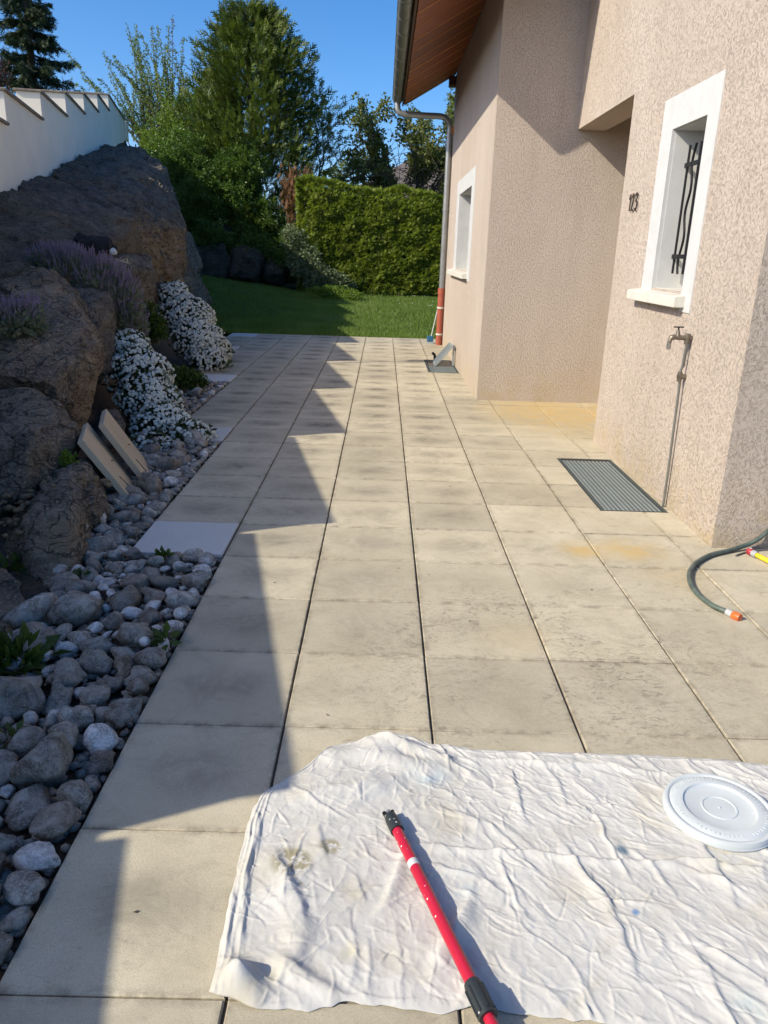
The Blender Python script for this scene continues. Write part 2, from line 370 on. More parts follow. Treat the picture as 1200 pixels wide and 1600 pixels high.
# daisies and dandelion clocks in the lawn
n = 22; dx = nr.uniform(.3, 2.4, n); dy = nr.uniform(20, 23.8, n); fl = MB()
for i in range(n):
    z = float(lawn_z(dx[i], dy[i])) + .08; r = .012
    fl.add([(dx[i]+r*math.cos(k*1.0472), dy[i]+r*math.sin(k*1.0472), z + (.01 if k % 2 else 0)) for k in range(6)], [tuple(range(6))])
tag(fl.build('lawn_daisies', plain('daisy_white', (.75, .75, .7), .7)), kind='stuff')

terr = MB(); terr.add([(-3.4, -.6, -.012), (5, -.6, -.012), (5, YEND, -.012), (-3.4, YEND, -.012)], [(0, 1, 2, 3)])
# (subbase follows the stepped paving edge: built as strips)
def first_col(j):
    return 0 if j < 3 else -1 if j < 8 else -2 if j < 14 else -3 if j < 20 else -4
pale = {(-1, 3), (-2, 8), (-3, 14), (-4, 20), (-4, 24)}
terr = MB()
for j in range(-5, 25):
    x0 = GX0 + first_col(j) * TX + .004
    terr.add([(x0, GY0+j*TS, -.012), (6.2, GY0+j*TS, -.012), (6.2, GY0+(j+1)*TS, -.012), (x0, GY0+(j+1)*TS, -.012)], [(0, 1, 2, 3)])
terrace = tag(terr.build('terrace', M['joint']), kind='structure')
GR1 = (1.425, 4.665, 1.868, 6.0); GR2 = (.645, 10.5, 1.066, 11.8)
BLOCK = [(1.07, 8.5, 9, 30), (1.89, 4.06, 9, 6.65), (3.3, 6.65, 9, 8.5), GR1, GR2]
def chamfer_slab(hx, hy, t=.045, c=.0035):
    return MB().add([(-hx, -hy, -t), (hx, -hy, -t), (hx, hy, -t), (-hx, hy, -t), (-hx, -hy, -c), (hx, -hy, -c), (hx, hy, -c), (-hx, hy, -c),
                     (-hx+c, -hy+c, 0), (hx-c, -hy+c, 0), (hx-c, hy-c, 0), (-hx+c, hy-c, 0)],
                    [(0,1,5,4),(1,2,6,5),(2,3,7,6),(3,0,4,7),(4,5,9,8),(5,6,10,9),(6,7,11,10),(7,4,8,11),(8,9,10,11)])
HX, HY = TX/2 - .0036, TS/2 - .0022
base_me = None; pale_me = None
for j in range(-5, 25):
    for i in range(first_col(j), 8):
        cx, cy = GX0 + (i+.5)*TX, GY0 + (j+.5)*TS
        x0, x1, y0, y1 = cx-HX, cx+HX, cy-HY, cy+HY
        hits = [b for b in BLOCK if b[0] < x1 and b[2] > x0 and b[1] < y1 and b[3] > y0]
        if not hits:
            if (i, j) in pale:
                if pale_me is None:
                    o = chamfer_slab(HX-.004, HY-.004, .05).build('paving_slab', M['tile_pale'], terrace); pale_me = o.data
                else: o = mobj('paving_slab', pale_me, None, terrace)
                o['label'] = 'paler newer grey paving slab at the stepped edge'
                o.location = (cx, cy, .006)
            else:
                if base_me is None:
                    o = chamfer_slab(HX, HY).build('paving_slab', M['tile'], terrace); base_me = o.data
                else: o = mobj('paving_slab', base_me, None, terrace)
                o.location = (cx + rnd.uniform(-.0008, .0008), cy + rnd.uniform(-.0006, .0006), rnd.uniform(-.0012, .0012))
                o.rotation_euler = (rnd.uniform(-.0012, .0012), rnd.uniform(-.0012, .0012), rnd.uniform(-.0015, .0015))
        else:
            gx_ = sorted({x0, x1, *[min(max(v, x0), x1) for b in hits for v in (b[0], b[2])]})
            gy_ = sorted({y0, y1, *[min(max(v, y0), y1) for b in hits for v in (b[1], b[3])]})
            m_ = MB()
            for a_, b_ in zip(gx_, gx_[1:]):
                for c_, d_ in zip(gy_, gy_[1:]):
                    mx, my = (a_+b_)/2, (c_+d_)/2
                    if b_-a_ > .004 and d_-c_ > .004 and not any(q[0] < mx < q[2] and q[1] < my < q[3] for q in hits):
                        m_.box((a_-cx, c_-cy, -.045), (b_-cx, d_-cy, 0))
            if not m_.v: continue
            o = m_.build('paving_slab', M['tile'], terrace); o.location = (cx, cy, rnd.uniform(-.001, .001))
        far = min(1, max(0, (cy - 2.5) / 5)); side = 1 if cx < .6 else .55 if cx < 1.2 else .25
        s_ = (.25 + .75*far) * side * rnd.uniform(.55, 1.15) + (.25 if cx < -.25 and cy < 4.5 else 0)
        o.color = (min(1, s_), 0, 0, 1)
# kerb strip at the lawn
kb = MB()
for k in range(12):
    kb.box((-2.72 + k*.5, YEND+.004, -.1), (-2.725 + (k+1)*.5, YEND+.075, .004))
tag(kb.build('kerb', M['tile']), kind='structure')

# ================================================================== HOUSE
house = empty('house', (1.07, 8.5, 0), 'pink rough rendered house with white framed windows and stained wooden eaves', 'house')
def hp(mb, name, m, **kw):     # house part, built in world coordinates
    o = mb.build(name, m, house, **kw); o.location = (-1.07, -8.5, 0); return o
def sub(mb, name, m, par, **kw):
    return mb.build(name, m, par, **kw)
w = MB()
FW = (10.36, 12.0, 1.32, 2.34)
w.box((1.07, 8.5, 0), (1.42, FW[0], 4.24)); w.box((1.07, FW[1], 0), (1.42, 13.95, 4.24))
w.box((1.07, FW[0], 0), (1.42, FW[1], FW[2])); w.box((1.07, FW[0], FW[3]), (1.42, FW[1], 4.24))
def sz(x): return 3.78 + .576 * (x - .262)
w.hexa([(1.42, 8.5, 0), (5, 8.5, 0), (5, 8.85, 0), (1.42, 8.85, 0), (1.42, 8.5, sz(1.42)-.01), (5, 8.5, sz(5)-.01), (5, 8.85, sz(5)-.01), (1.42, 8.85, sz(1.42)-.01)])
w.hexa([(1.42, 13.6, 0), (5, 13.6, 0), (5, 13.95, 0), (1.42, 13.95, 0), (1.42, 13.6, sz(1.42)-.01), (5, 13.6, sz(5)-.01), (5, 13.95, sz(5)-.01), (1.42, 13.95, sz(1.42)-.01)])
hp(w, 'wall', M['plaster'])
w = MB(); NW = (5.06, 5.65, 1.34, 2.35)
w.box((1.89, 4.06, 0), (2.24, NW[0], 5.3)); w.box((1.89, NW[1], 0), (2.24, 6.65, 5.3))
w.box((1.89, NW[0], 0), (2.24, NW[1], NW[2])); w.box((1.89, NW[0], NW[3]), (2.24, NW[1], 5.3))
w.box((2.24, 4.06, 0), (6, 4.4, 5.3)); w.box((2.24, 6.3, 0), (3.3, 6.65, 2.95)); w.box((3.3, 6.3, 0), (3.6, 8.5, 2.95)); w.box((2.17, 6.65, 2.95), (3.6, 8.5, 3.1))
w.box((2.24, 4.4, 2.96), (2.3, 6.65, 5.3))
hp(w, 'wall', M['plaster'])
w = MB(); w.box((1.89, 6.65, 2.73), (2.17, 8.498, 5.3)); hp(w, 'porch_beam', M['plaster'])

def window(X, Y0, Y1, Z0, Z1, far_w, near_w, top_w, sill_y, drop):
    wdw = hp(MB().box((X-.006, Y0+.003, Z1-.003), (X+.02, Y1-.003, Z1+top_w)).box((X-.006, Y1-.0029, Z0-.03), (X+.02, Y1+far_w, Z1+top_w)).box((X-.006, Y0-near_w, Z0-drop), (X+.02, Y0+.0029, Z1+top_w)), 'window', M['paint'])
    # plastered reveal, frame, pane, sill
    d = .27
    sub(MB().box((X+.021, Y0, Z0), (X+d, Y0+.008, Z1)).box((X+.021, Y1-.008, Z0), (X+d, Y1, Z1)).box((X+.021, Y0+.008, Z1-.008), (X+d, Y1-.008, Z1)), 'reveal', M['paint'], wdw)
    sub(MB().box((X+d-.06, Y0+.009, Z0+.004), (X+d, Y0+.07, Z1-.009)).box((X+d-.06, Y1-.07, Z0+.004), (X+d, Y1-.009, Z1-.009)).box((X+d-.06, Y0+.07, Z0+.004), (X+d, Y1-.07, Z0+.07)).box((X+d-.06, Y0+.07, Z1-.07), (X+d, Y1-.07, Z1-.009)), 'frame', M['sill'], wdw)
    sub(MB().box((X+d-.035, Y0+.07, Z0+.07), (X+d-.02, Y1-.07, Z1-.07)), 'pane', M['glass'], wdw)
    sub(MB().hexa([(X-.075, sill_y[0], Z0-.095), (X+.02, sill_y[0], Z0-.095), (X+.02, sill_y[1], Z0-.095), (X-.075, sill_y[1], Z0-.095),
                   (X-.075, sill_y[0], Z0-.028), (X+.02, sill_y[0], Z0-.012), (X+.02, sill_y[1], Z0-.012), (X-.075, sill_y[1], Z0-.028)])
        .box((X+.021, Y0+.008, Z0-.011), (X+d, Y1-.008, Z0+.003)), 'sill', M['sill'], wdw, bevel=.006)
    return wdw
win1 = window(1.89, *NW, .215, .17, .20, (4.985, 5.965), .12)
win2 = window(1.07, *FW, .42, .33, .19, (10.28, 12.75), .12)
# wrought grille of the near window
def gbar(pts, r, name='grille_bar'): sub(MB().tube(pts, r, 8), name, M['iron'], win1, smooth=True)
gX = 2.0
zt, zb = 2.25, 1.44
for yy in (5.597, 5.405):
    gbar([(gX, yy, zb), (gX, yy, zt)], .0085)
gbar([(gX, 5.50 + .022*math.sin((z-zb)/(zt-zb)*5.2*math.pi), z) for z in np.linspace(zb, zt, 40)], .0085)
for zz in (2.13, 1.552):
    sub(MB().box((gX-.006, 5.07, zz-.014), (gX+.006, 5.64, zz+.014)), 'grille_rail', M['iron'], win1)
# house number 1 2 3
def stroke(pts, n=6): return smoothpath([(1.876, 6.405-u, 1.875+v) for u, v in pts], n)
nm = plain('brown_wrought_iron', (.06, .042, .03), .6, .4)
for d, u0 in (([(.012, .085), (.034, .118), (.036, .06), (.034, .0)], 0), ([(.004, .092), (.016, .118), (.038, .112), (.042, .088), (.024, .045), (.004, .004), (.026, .008), (.048, .002)], .076), ([(.004, .105), (.022, .122), (.042, .106), (.034, .076), (.018, .066), (.04, .056), (.048, .03), (.026, .0), (.002, .014)], .156)):
    hp(MB().tube(stroke([(a+u0, b) for a, b in d]), .0058, 6), 'house_number', nm, smooth=True)

# --- roof over the far block
def slab_roof(x0, x1, y0, y1, zf, th): return MB().hexa([(x0, y0, zf(x0)), (x1, y0, zf(x1)), (x1, y1, zf(x1)), (x0, y1, zf(x0)), (x0, y0, zf(x0)+th), (x1, y0, zf(x1)+th), (x1, y1, zf(x1)+th), (x0, y1, zf(x0)+th)])
YG0, YG1 = 7.80, 13.97
roof = hp(slab_roof(.252, 5.2, YG0, YG1, lambda x: sz(x)+.024, .10), 'roof', M['dkwood'])
yy = YG0
k = 0
while yy < YG1 - .02:
    b = min(yy + .53, YG1)
    xe = 4.6 if yy < 8.5 else 1.066
    m_ = slab_roof(.262, xe, yy+.003, b-.003, sz, .02)
    sub(m_, 'soffit_board', M['soffit'], roof)
    if yy > YG0 + .1: sub(slab_roof(.262, xe, yy-.011, yy+.011, lambda x: sz(x)-.006, .008), 'soffit_lit_line', M['litline'], roof)  # pale strips added in place of the light caught on the board edges
    yy += .53
# clay tiles on top (edge course visible along the gutter)
tm = None
for k in range(21):
    y0 = YG0 - .03 + k*.30
    m_ = MB()
    for r in range(3):
        x0 = .155 + r*.30; f = lambda x: sz(x)+.135+.012*(3-r)
        m_.add([(x0, y0, f(x0)), (x0+.36, y0, f(x0+.36)), (x0+.36, y0+.15, f(x0+.36)+.035), (x0, y0+.15, f(x0)+.035), (x0+.36, y0+.29, f(x0+.36)), (x0, y0+.29, f(x0)),
                (x0, y0, f(x0)-.018), (x0, y0+.15, f(x0)+.012), (x0, y0+.29, f(x0)-.018)],
               [(0, 1, 2, 3), (3, 2, 4, 5), (0, 3, 7, 6), (3, 5, 8, 7)])
    sub(m_, 'roof_tile', M['roof'], roof)
sub(slab_roof(1.0, 5.2, YG0-.02, YG1+.01, lambda x: sz(x)+.128, .03), 'roof_covering', M['roof'], roof)
sub(MB().hexa([(.24, YG0-.03, sz(.24)-.03), (4.6, YG0-.03, sz(4.6)-.03), (4.6, YG0, sz(4.6)-.03), (.24, YG0, sz(.24)-.03), (.24, YG0-.03, sz(.24)+.13), (4.6, YG0-.03, sz(4.6)+.13), (4.6, YG0, sz(4.6)+.13), (.24, YG0, sz(.24)+.13)]), 'rake_board', M['dkwood'], roof)
sub(MB().box((.225, YG0, 3.77), (.249, YG1, 3.93)), 'fascia', M['dkwood'], roof)
sub(MB().box((.96, 13.72, 4.06), (1.066, 13.965, 4.185)), 'purlin_end', M['dkwood'], roof)
# roof of the near block (above the frame)
hp(MB().hexa([(1.5, 3.6, 5.2), (6.2, 3.6, 7.6), (6.2, 8.5, 7.6), (1.5, 8.5, 5.2), (1.5, 3.6, 5.36), (6.2, 3.6, 7.76), (6.2, 8.5, 7.76), (1.5, 8.5, 5.36)]), 'roof', M['roof'])
# --- gutter and downpipe
gc = (.148, 3.865); R = .078
g = MB()
def arc(R, y): return [(gc[0]+R*math.cos(a), y, gc[1]+R*math.sin(a)) for a in np.linspace(math.pi, 2*math.pi, 11)]
for (R_, flip) in ((R, 0), (R-.004, 1)):
    A = arc(R_, YG0-.06); B = arc(R_, YG1); g.add(A+B, [(k, k+1, 12+k, 11+k) for k in range(10)])
g.tube([(gc[0]-R, YG0-.06, gc[1]+.004), (gc[0]-R, YG1, gc[1]+.004)], .009, 6)
for y in (YG0-.06, YG1): g.add(arc(R, y), [tuple(range(11))])
gut = hp(g, 'gutter', M['zincd'], smooth=True)
for k in range(11):
    y = YG0 + .22 + k*.58; m_ = MB(); A = arc(R+.004, y); B = arc(R+.004, y+.022); m_.add(A+B, [(k2, k2+1, 12+k2, 11+k2) for k2 in range(10)])
    m_.add(arc(R+.0005, y)+A, [(k2, k2+1, 12+k2, 11+k2) for k2 in range(10)])
    sub(m_, 'gutter_bracket', M['zinc'], gut)
dp = hp(MB().tube(smoothpath([(.15, 13.82, 3.83), (.15, 13.82, 3.74), (.17, 13.82, 3.675), (.25, 13.82, 3.635), (.6, 13.83, 3.625), (.86, 13.84, 3.62), (.95, 13.84, 3.575), (1.008, 13.84, 3.48), (1.008, 13.84, 3.3)]+[(1.008, 13.84, z) for z in (3.0, 2.0, 1.0, .9)], 6), .047, 14), 'downpipe', M['zinc'], smooth=True)
sub(MB().tube([(1.008, 13.84, .96), (1.008, 13.84, .86), (1.008, 13.84, .859), (1.008, 13.84, -.02)], [.062, .062, .056, .056], 14), 'pipe_sleeve', M['terra'], dp, smooth=True)
for z in (.62, .17):
    sub(MB().tube([(1.008, 13.84, z), (1.008, 13.84, z+.03)], .0615, 14).box((1.03, 13.83, z), (1.07, 13.85, z+.03)), 'pipe_clip', M['sill'], dp)
sub(MB().tube([(1.008, 13.84, 2.2), (1.008, 13.84, 2.23)], .052, 14).box((1.02, 13.83, 2.2), (1.07, 13.85, 2.23)), 'pipe_clip', M['zinc'], dp)
sub(MB().box((1.035, 13.80, 3.36), (1.068, 13.88, 3.47)), 'pipe_bracket', plain('orange_plastic', (.55, .16, .02), .5), dp)
sub(MB().tube([(1.055, 13.88, 3.3), (1.055, 13.88, .1)], .007, 6), 'earth_cable', M['terra'], dp)

# ================================================================== GARDEN WALL (stepped, uphill)
T0 = Vector((-4.28, 9.621, 3.124)); TD = Vector((-.474, 2.174, .352))
ex = Vector((TD.x, TD.y, 0)); el = ex.length; ex.normalize(); nn = Vector((ex.y, -ex.x, 0))   # nn points to the terrace
def wpt(k, off, z): p = T0 + TD*k; return (p.x + nn.x*off, p.y + nn.y*off, z)
gwall = empty('garden_wall', (T0.x, T0.y, 0), 'white rendered garden wall stepping uphill above the boulders', 'wall')
for k in range(-6, 6):
    z1 = T0.z + TD.z*k - .035; k1 = k + 1 if k < 5 else 6.8
    z0 = max(-.1, 2.02 + .335*k - 1.2)
    m_ = MB().hexa([wpt(k, 0, z0), wpt(k1, 0, z0), wpt(k1, -.30, z0), wpt(k, -.30, z0), wpt(k, 0, z1), wpt(k1, 0, z1), wpt(k1, -.30, z1), wpt(k, -.30, z1)])
    o = m_.build('wall_bay', M['wallwhite'], gwall); o.location = -gwall.location
    m_ = MB().hexa([wpt(k-.012, .035, z1+.001), wpt(k1-.014, .035, z1+.001), wpt(k1-.014, -.335, z1+.001), wpt(k-.012, -.335, z1+.001), wpt(k-.012, .035, z1+.033), wpt(k1-.014, .035, z1+.033), wpt(k1-.014, -.335, z1+.033), wpt(k-.012, -.335, z1+.033)])
    o = m_.build('coping', M['coping'], gwall, bevel=.006); o.location = -gwall.location
m_ = MB().hexa([wpt(6.8, .05, 4.35), wpt(7.0, .05, 4.35), wpt(7.0, -.35, 4.35), wpt(6.8, -.35, 4.35), wpt(6.8, .05, 4.84), wpt(7.0, .05, 4.84), wpt(7.0, -.35, 4.84), wpt(6.8, -.35, 4.84)])
o = m_.build('end_pier', M['wallwhite'], gwall); o.location = -gwall.location
# lamp post beyond the wall, outside the frame: only its thin shadow crosses the terrace
lp = empty('lamp_post', (-6.2, 8.5, 0), 'slim grey lamp post standing behind the white garden wall', 'lamp post')
MB().tube([(0, 0, 0), (0, 0, 5.3)], [.04, .022], 10).build('post', M['zinc'], lp, smooth=True)
MB().box((-.05, -.1, 5.28), (.35, .1, 5.40)).build('lamp_head', M['zinc'], lp, bevel=.02)
# ================================================================== ROCK BANK
def lerp_tab(tab, y): return np.interp(y, [t[0] for t in tab], [t[1] for t in tab])
BASE = [(0, -1.22), (2.5, -1.33), (3.4, -1.42), (4.75, -1.70), (5.94, -1.80), (7.5, -1.95), (9, -2.15), (11.2, -2.55), (13, -2.85), (15, -3.1), (18, -4.0), (24.5, -6.0)]
ys = np.linspace(-2.5, 24.4, 70); us = np.linspace(0, 1, 16)
YY, UU = np.meshgrid(ys, us, indexing='ij'); kk = (YY - T0.y) / TD.y
XW = T0.x + TD.x*kk; XB = lerp_tab(BASE, YY) - .12
gz_ = lawn_z(XB, YY) - .06
ZW = 2.02 + .335*kk + .02
XX = XW + (XB - XW)*UU; ZZ = gz_ + (ZW - gz_) * (1-UU)**1.35 - .16*np.sin(UU*np.pi) + .07*(vnoise(XX*3, YY*3, 2)-.5)
V = np.stack([XX, YY, ZZ], -1).reshape(-1, 3); idx = np.arange(70*16).reshape(70, 16)
F = np.stack([idx[:-1, :-1], idx[:-1, 1:], idx[1:, 1:], idx[1:, :-1]], -1).reshape(-1, 4)
tag(mobj('earth_bank', mesh_np('earth_bank', V, F, True), M['soil']), kind='structure')

def boulder(label, pts, back, m, seed, amp=.035, edge=.07, rnd_it=2, group=None, freq=1.0):
    bm = bmesh.new()
    for p in pts:
        for b in ([(0, 0, 0)] + list(back)):
            bm.verts.new((p[0]+b[0], p[1]+b[1], p[2]+b[2]))
    r = bmesh.ops.convex_hull(bm, input=bm.verts)
    bmesh.ops.delete(bm, geom=[v for v in bm.verts if not v.link_faces], context='VERTS')
    bmesh.ops.triangulate(bm, faces=bm.faces)
    for it in range(7):
        es = [e for e in bm.edges if e.calc_length() > edge]
        if not es or len(bm.verts) > 16000: break
        bmesh.ops.subdivide_edges(bm, edges=es, cuts=1); bmesh.ops.triangulate(bm, faces=[f for f in bm.faces if len(f.verts) > 3])
        if it == 1: bmesh.ops.smooth_vert(bm, verts=bm.verts, factor=.35, use_axis_x=True, use_axis_y=True, use_axis_z=True)
    for _ in range(rnd_it): bmesh.ops.smooth_vert(bm, verts=bm.verts, factor=.5, use_axis_x=True, use_axis_y=True, use_axis_z=True)
    bm.normal_update(); off = Vector((seed*7.3, seed*3.1, seed*1.7)); st = Vector((.3, .2, 1)).normalized()
    new = []
    for v in bm.verts:
        q = v.co*freq + off
        d = mnoise.fractal(q*2.2, 1.0, 2.0, 5) * 1.1
        d += (.5 - abs(mnoise.noise(q*4.5))) * .7
        d += mnoise.cell(q*3.1 + Vector((mnoise.noise(q*3)*.5, 0, q.x))) * .7
        d += (.5 - abs(mnoise.noise(q*11 + Vector((9, 4, 1))))) * .45 + .3 * mnoise.noise(q*19) + .22*mnoise.noise(q*37)
        new.append(v.co + v.normal * d * amp)
    for v, c in zip(bm.verts, new): v.co = c
    c = sum((v.co for v in bm.verts), Vector()) / len(bm.verts)
    zmin = min(v.co.z for v in bm.verts); c.z = zmin
    for v in bm.verts: v.co -= c
    me = bpy.data.meshes.new('boulder'); bm.to_mesh(me); bm.free()
    me.polygons.foreach_set('use_smooth', [True]*len(me.polygons)); me.set_sharp_from_angle(angle=math.radians(50))
    o = mobj('boulder', me, m); o.location = c
    return tag(o, label, 'boulder', group or 'boulders of the garden bank')
BK = [(-.45, .25, -.35)]
SL = [(-.1, .05, -.8)]
boulder('large dark sloping slab below the white wall, nearer of two', [(-4.143, 8.950, 1.982), (-4.715, 11.600, 2.417), (-4.246, 11.300, 2.261), (-3.379, 10.500, 1.971), (-3.111, 10.000, 1.837), (-2.942, 9.800, 1.734), (-2.966, 9.200, 1.580), (-3.256, 8.300, 1.459), (-3.291, 7.600, 1.358), (-3.301, 6.950, 1.222), (-4.093, 8.000, 1.772), (-3.462, 6.600, 1.136)], SL, M['rockslab'], 1, .045, .065, 1)
boulder('dark slab running far along the foot of the wall', [(-4.775, 11.750, 2.436), (-6.234, 18.800, 3.576), (-6.341, 20.500, 3.676), (-5.350, 19.000, 3.482), (-4.470, 17.000, 3.002), (-4.163, 16.000, 2.635), (-3.588, 14.600, 2.096), (-3.279, 13.600, 1.642), (-3.289, 13.000, 1.410), (-3.208, 11.600, 1.841), (-3.287, 10.700, 1.868), (-3.451, 10.800, 1.977), (-4.319, 11.500, 2.290)], SL, M['rockslab'], 2, .06, .085, 1)
boulder('tall tan rock face behind the far white flower mound', [(-3.287, 10.500, 1.799), (-3.194, 11.400, 1.892), (-3.195, 12.800, 1.838), (-3.143, 13.000, 1.483), (-3.109, 11.800, 0.881), (-3.065, 10.600, 0.400), (-2.895, 9.100, -0.040), (-3.011, 9.200, 0.242), (-3.126, 9.700, 1.200), (-3.114, 9.900, 1.381)], [(-.5, .5, -.3)], M['rocktan'], 3, .08, .07, 1)
boulder('small flat grey ledge beside the lavender', [(-3.043, 8.900, 1.401), (-2.830, 9.900, 1.449), (-2.712, 9.600, 1.251), (-2.845, 9.000, 1.204), (-2.967, 8.700, 1.261)], [(-.1, .2, -.5)], M['rockgrey'], 4, .03, .07, 2)
boulder('dark rock at the far end of the bank by the lawn', [(-4.695, 18.000, 2.800), (-4.229, 17.500, 1.508), (-4.080, 18.000, 1.248), (-3.988, 18.400, 0.050), (-3.970, 16.600, 0.235), (-3.794, 15.000, 0.539), (-3.877, 14.800, 1.114)], [(-.9, .4, -.3)], M['rock'], 5, .07, .13, 1)
boulder('big angular boulder with a tan side face, lavender on top', [(-3.157, 6.200, 1.139), (-3.021, 6.350, 1.209), (-2.942, 6.900, 1.297), (-2.755, 6.900, 1.261), (-2.564, 6.750, 1.131), (-2.277, 6.400, 0.821), (-2.198, 6.250, 0.723), (-2.234, 6.100, 0.466), (-2.209, 5.850, 0.311), (-2.222, 5.650, 0.107), (-2.185, 5.350, 0.409), (-2.278, 5.150, 0.618), (-2.481, 5.050, 0.662), (-2.709, 5.000, 0.629), (-2.936, 5.600, 0.889), (-2.584, 5.750, 0.976), (-2.115, 5.700, 0.753)], BK, M['rock'], 6, .037, .042, 1)
boulder('square grey rock below the purple lavender', [(-2.683, 7.000, 1.105), (-2.773, 7.400, 1.129), (-2.521, 7.400, 1.114), (-2.441, 7.200, 1.059), (-2.363, 6.950, 0.580), (-2.409, 6.700, 0.363), (-2.372, 6.550, 0.814), (-2.529, 6.600, 1.022)], [(-.4, .2, -.2)], M['rockgrey'], 7, .04, .045, 1)
boulder('rounded grey boulder at the left edge with moss beside it', [(-1.888, 4.750, 0.381), (-1.957, 4.850, 0.473), (-2.057, 4.950, 0.554), (-2.235, 5.050, 0.623), (-2.350, 4.850, 0.636), (-2.506, 4.750, 0.597), (-2.419, 4.300, 0.386), (-2.198, 4.000, 0.107), (-1.974, 4.050, 0.127), (-1.886, 4.380, 0.208), (-1.873, 4.600, 0.280), (-1.944, 4.280, 0.479), (-2.113, 4.200, 0.420)], BK, M['rock'], 8, .031, .038, 1)
boulder('low brown rock between the pebbles and the rounded boulder', [(-1.768, 4.850, 0.158), (-1.697, 4.600, 0.046), (-1.672, 4.400, -0.012), (-1.562, 4.050, -0.080), (-1.437, 3.550, -0.031), (-1.471, 3.350, -0.043), (-1.624, 3.420, -0.012), (-1.736, 3.600, 0.121), (-1.817, 3.950, 0.208), (-1.815, 4.400, 0.317), (-1.788, 4.650, 0.286), (-1.562, 3.750, 0.210)], BK, M['rock'], 9, .034, .036, 1)
boulder('brown pointed rock at the left edge above the green weed', [(-1.405, 2.930, -0.036), (-1.478, 3.020, 0.022), (-1.643, 3.250, 0.058), (-1.785, 3.400, 0.045), (-1.939, 3.400, 0.027), (-1.675, 2.750, -0.080), (-1.446, 2.700, -0.074)], BK, M['rock'], 10, .025, .045, 1)
boulder('shaded dark grey rock half hidden by the leaning slabs', [(-2.150, 6.000, 0.283), (-2.114, 6.200, 0.287), (-1.992, 6.000, 0.186), (-1.942, 5.700, 0.104), (-2.051, 5.600, 0.124)], BK, M['rockgrey'], 11, .02, .05, 2)
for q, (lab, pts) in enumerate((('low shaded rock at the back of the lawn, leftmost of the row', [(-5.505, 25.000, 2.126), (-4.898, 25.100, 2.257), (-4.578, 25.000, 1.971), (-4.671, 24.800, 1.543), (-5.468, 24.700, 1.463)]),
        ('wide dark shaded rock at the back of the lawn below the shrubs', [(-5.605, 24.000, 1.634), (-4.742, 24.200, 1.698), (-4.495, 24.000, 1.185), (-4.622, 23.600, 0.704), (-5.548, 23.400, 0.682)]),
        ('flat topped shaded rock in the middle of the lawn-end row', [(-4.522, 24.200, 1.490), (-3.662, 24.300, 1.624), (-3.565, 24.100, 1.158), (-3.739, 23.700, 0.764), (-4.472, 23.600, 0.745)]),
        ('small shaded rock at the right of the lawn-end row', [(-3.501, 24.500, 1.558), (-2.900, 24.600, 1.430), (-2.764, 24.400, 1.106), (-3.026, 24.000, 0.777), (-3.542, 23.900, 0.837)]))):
    boulder(lab, pts, [(-.1, .7, -.4)], M['rockshade'], 20+q, .08, .14, 2, 'rocks at the end of the lawn')

# ------------------------------------------------------------------ gravel strip with river stones
def pav_x(y): return GX0 + first_col(int(math.floor((y - GY0)/TS)))*TX
bed = MB(); ny = 60; L_ = []
for k in range(ny+1):
    y = .2 + (13.2-.2)*k/ny
    L_.append(y)
for a_, b_ in zip(L_, L_[1:]):
    bed.add([(lerp_tab(BASE, a_)-.35, a_, -.035), (GX0+.05, a_, -.035), (GX0+.05, b_, -.035), (lerp_tab(BASE, b_)-.35, b_, -.035)], [(0, 1, 2, 3)])
gbed = tag(bed.build('gravel_bed', M['soil']), kind='structure')
rs0 = random.Random(2)
def stone_mesh(seed, m, sub=3, ang=.16):
    bm = bmesh.new(); bmesh.ops.create_icosphere(bm, subdivisions=sub, radius=1); rr = random.Random(seed)
    for _ in range(rr.randint(2, 6)):        # worn flat facets
        n_ = Vector((rr.gauss(0, 1), rr.gauss(0, 1), rr.gauss(0, 1))).normalized(); h_ = rr.uniform(.55, .88)
        for v in bm.verts:
            d = v.co.dot(n_)
            if d > h_: v.co -= n_*(d-h_)*.85
    for v in bm.verts:
        v.co *= 1 + ang*mnoise.noise(v.co*1.2+Vector((seed*3.3, 0, 0))) + .075*mnoise.noise(v.co*3.4+Vector((0, seed*2.1, 0)))
    me = bpy.data.meshes.new('river_stone'); bm.to_mesh(me); bm.free()
    me.polygons.foreach_set('use_smooth', [True]*len(me.polygons)); me.materials.append(m); return me
GREY = [stone_mesh(s, M['cob'], 3, rs0.uniform(.25, .6)) for s in range(26)]; WHITE = [stone_mesh(40+s, M['cobw'], 3, .2) for s in range(5)]
placed = []; rs = random.Random(5)
def try_place(y, x, r, tol=.80):
    for (px, py, pr) in placed:
        if (px-x)**2 + (py-y)**2 < ((pr+r)*tol)**2: return False
    placed.append((x, y, r)); return True
stones = []
y = .5
while y < 12:
    r = rs.uniform(.034, .07)*(1 if y < 4 else .85); y += r*.98; x = min(pav_x(y-r), pav_x(y+r)) - r*rs.uniform(.96, 1.12)
    if x > float(lerp_tab(BASE, y)) and try_place(y, x, r): stones.append((x, y, r, .22))
    y += r*.98
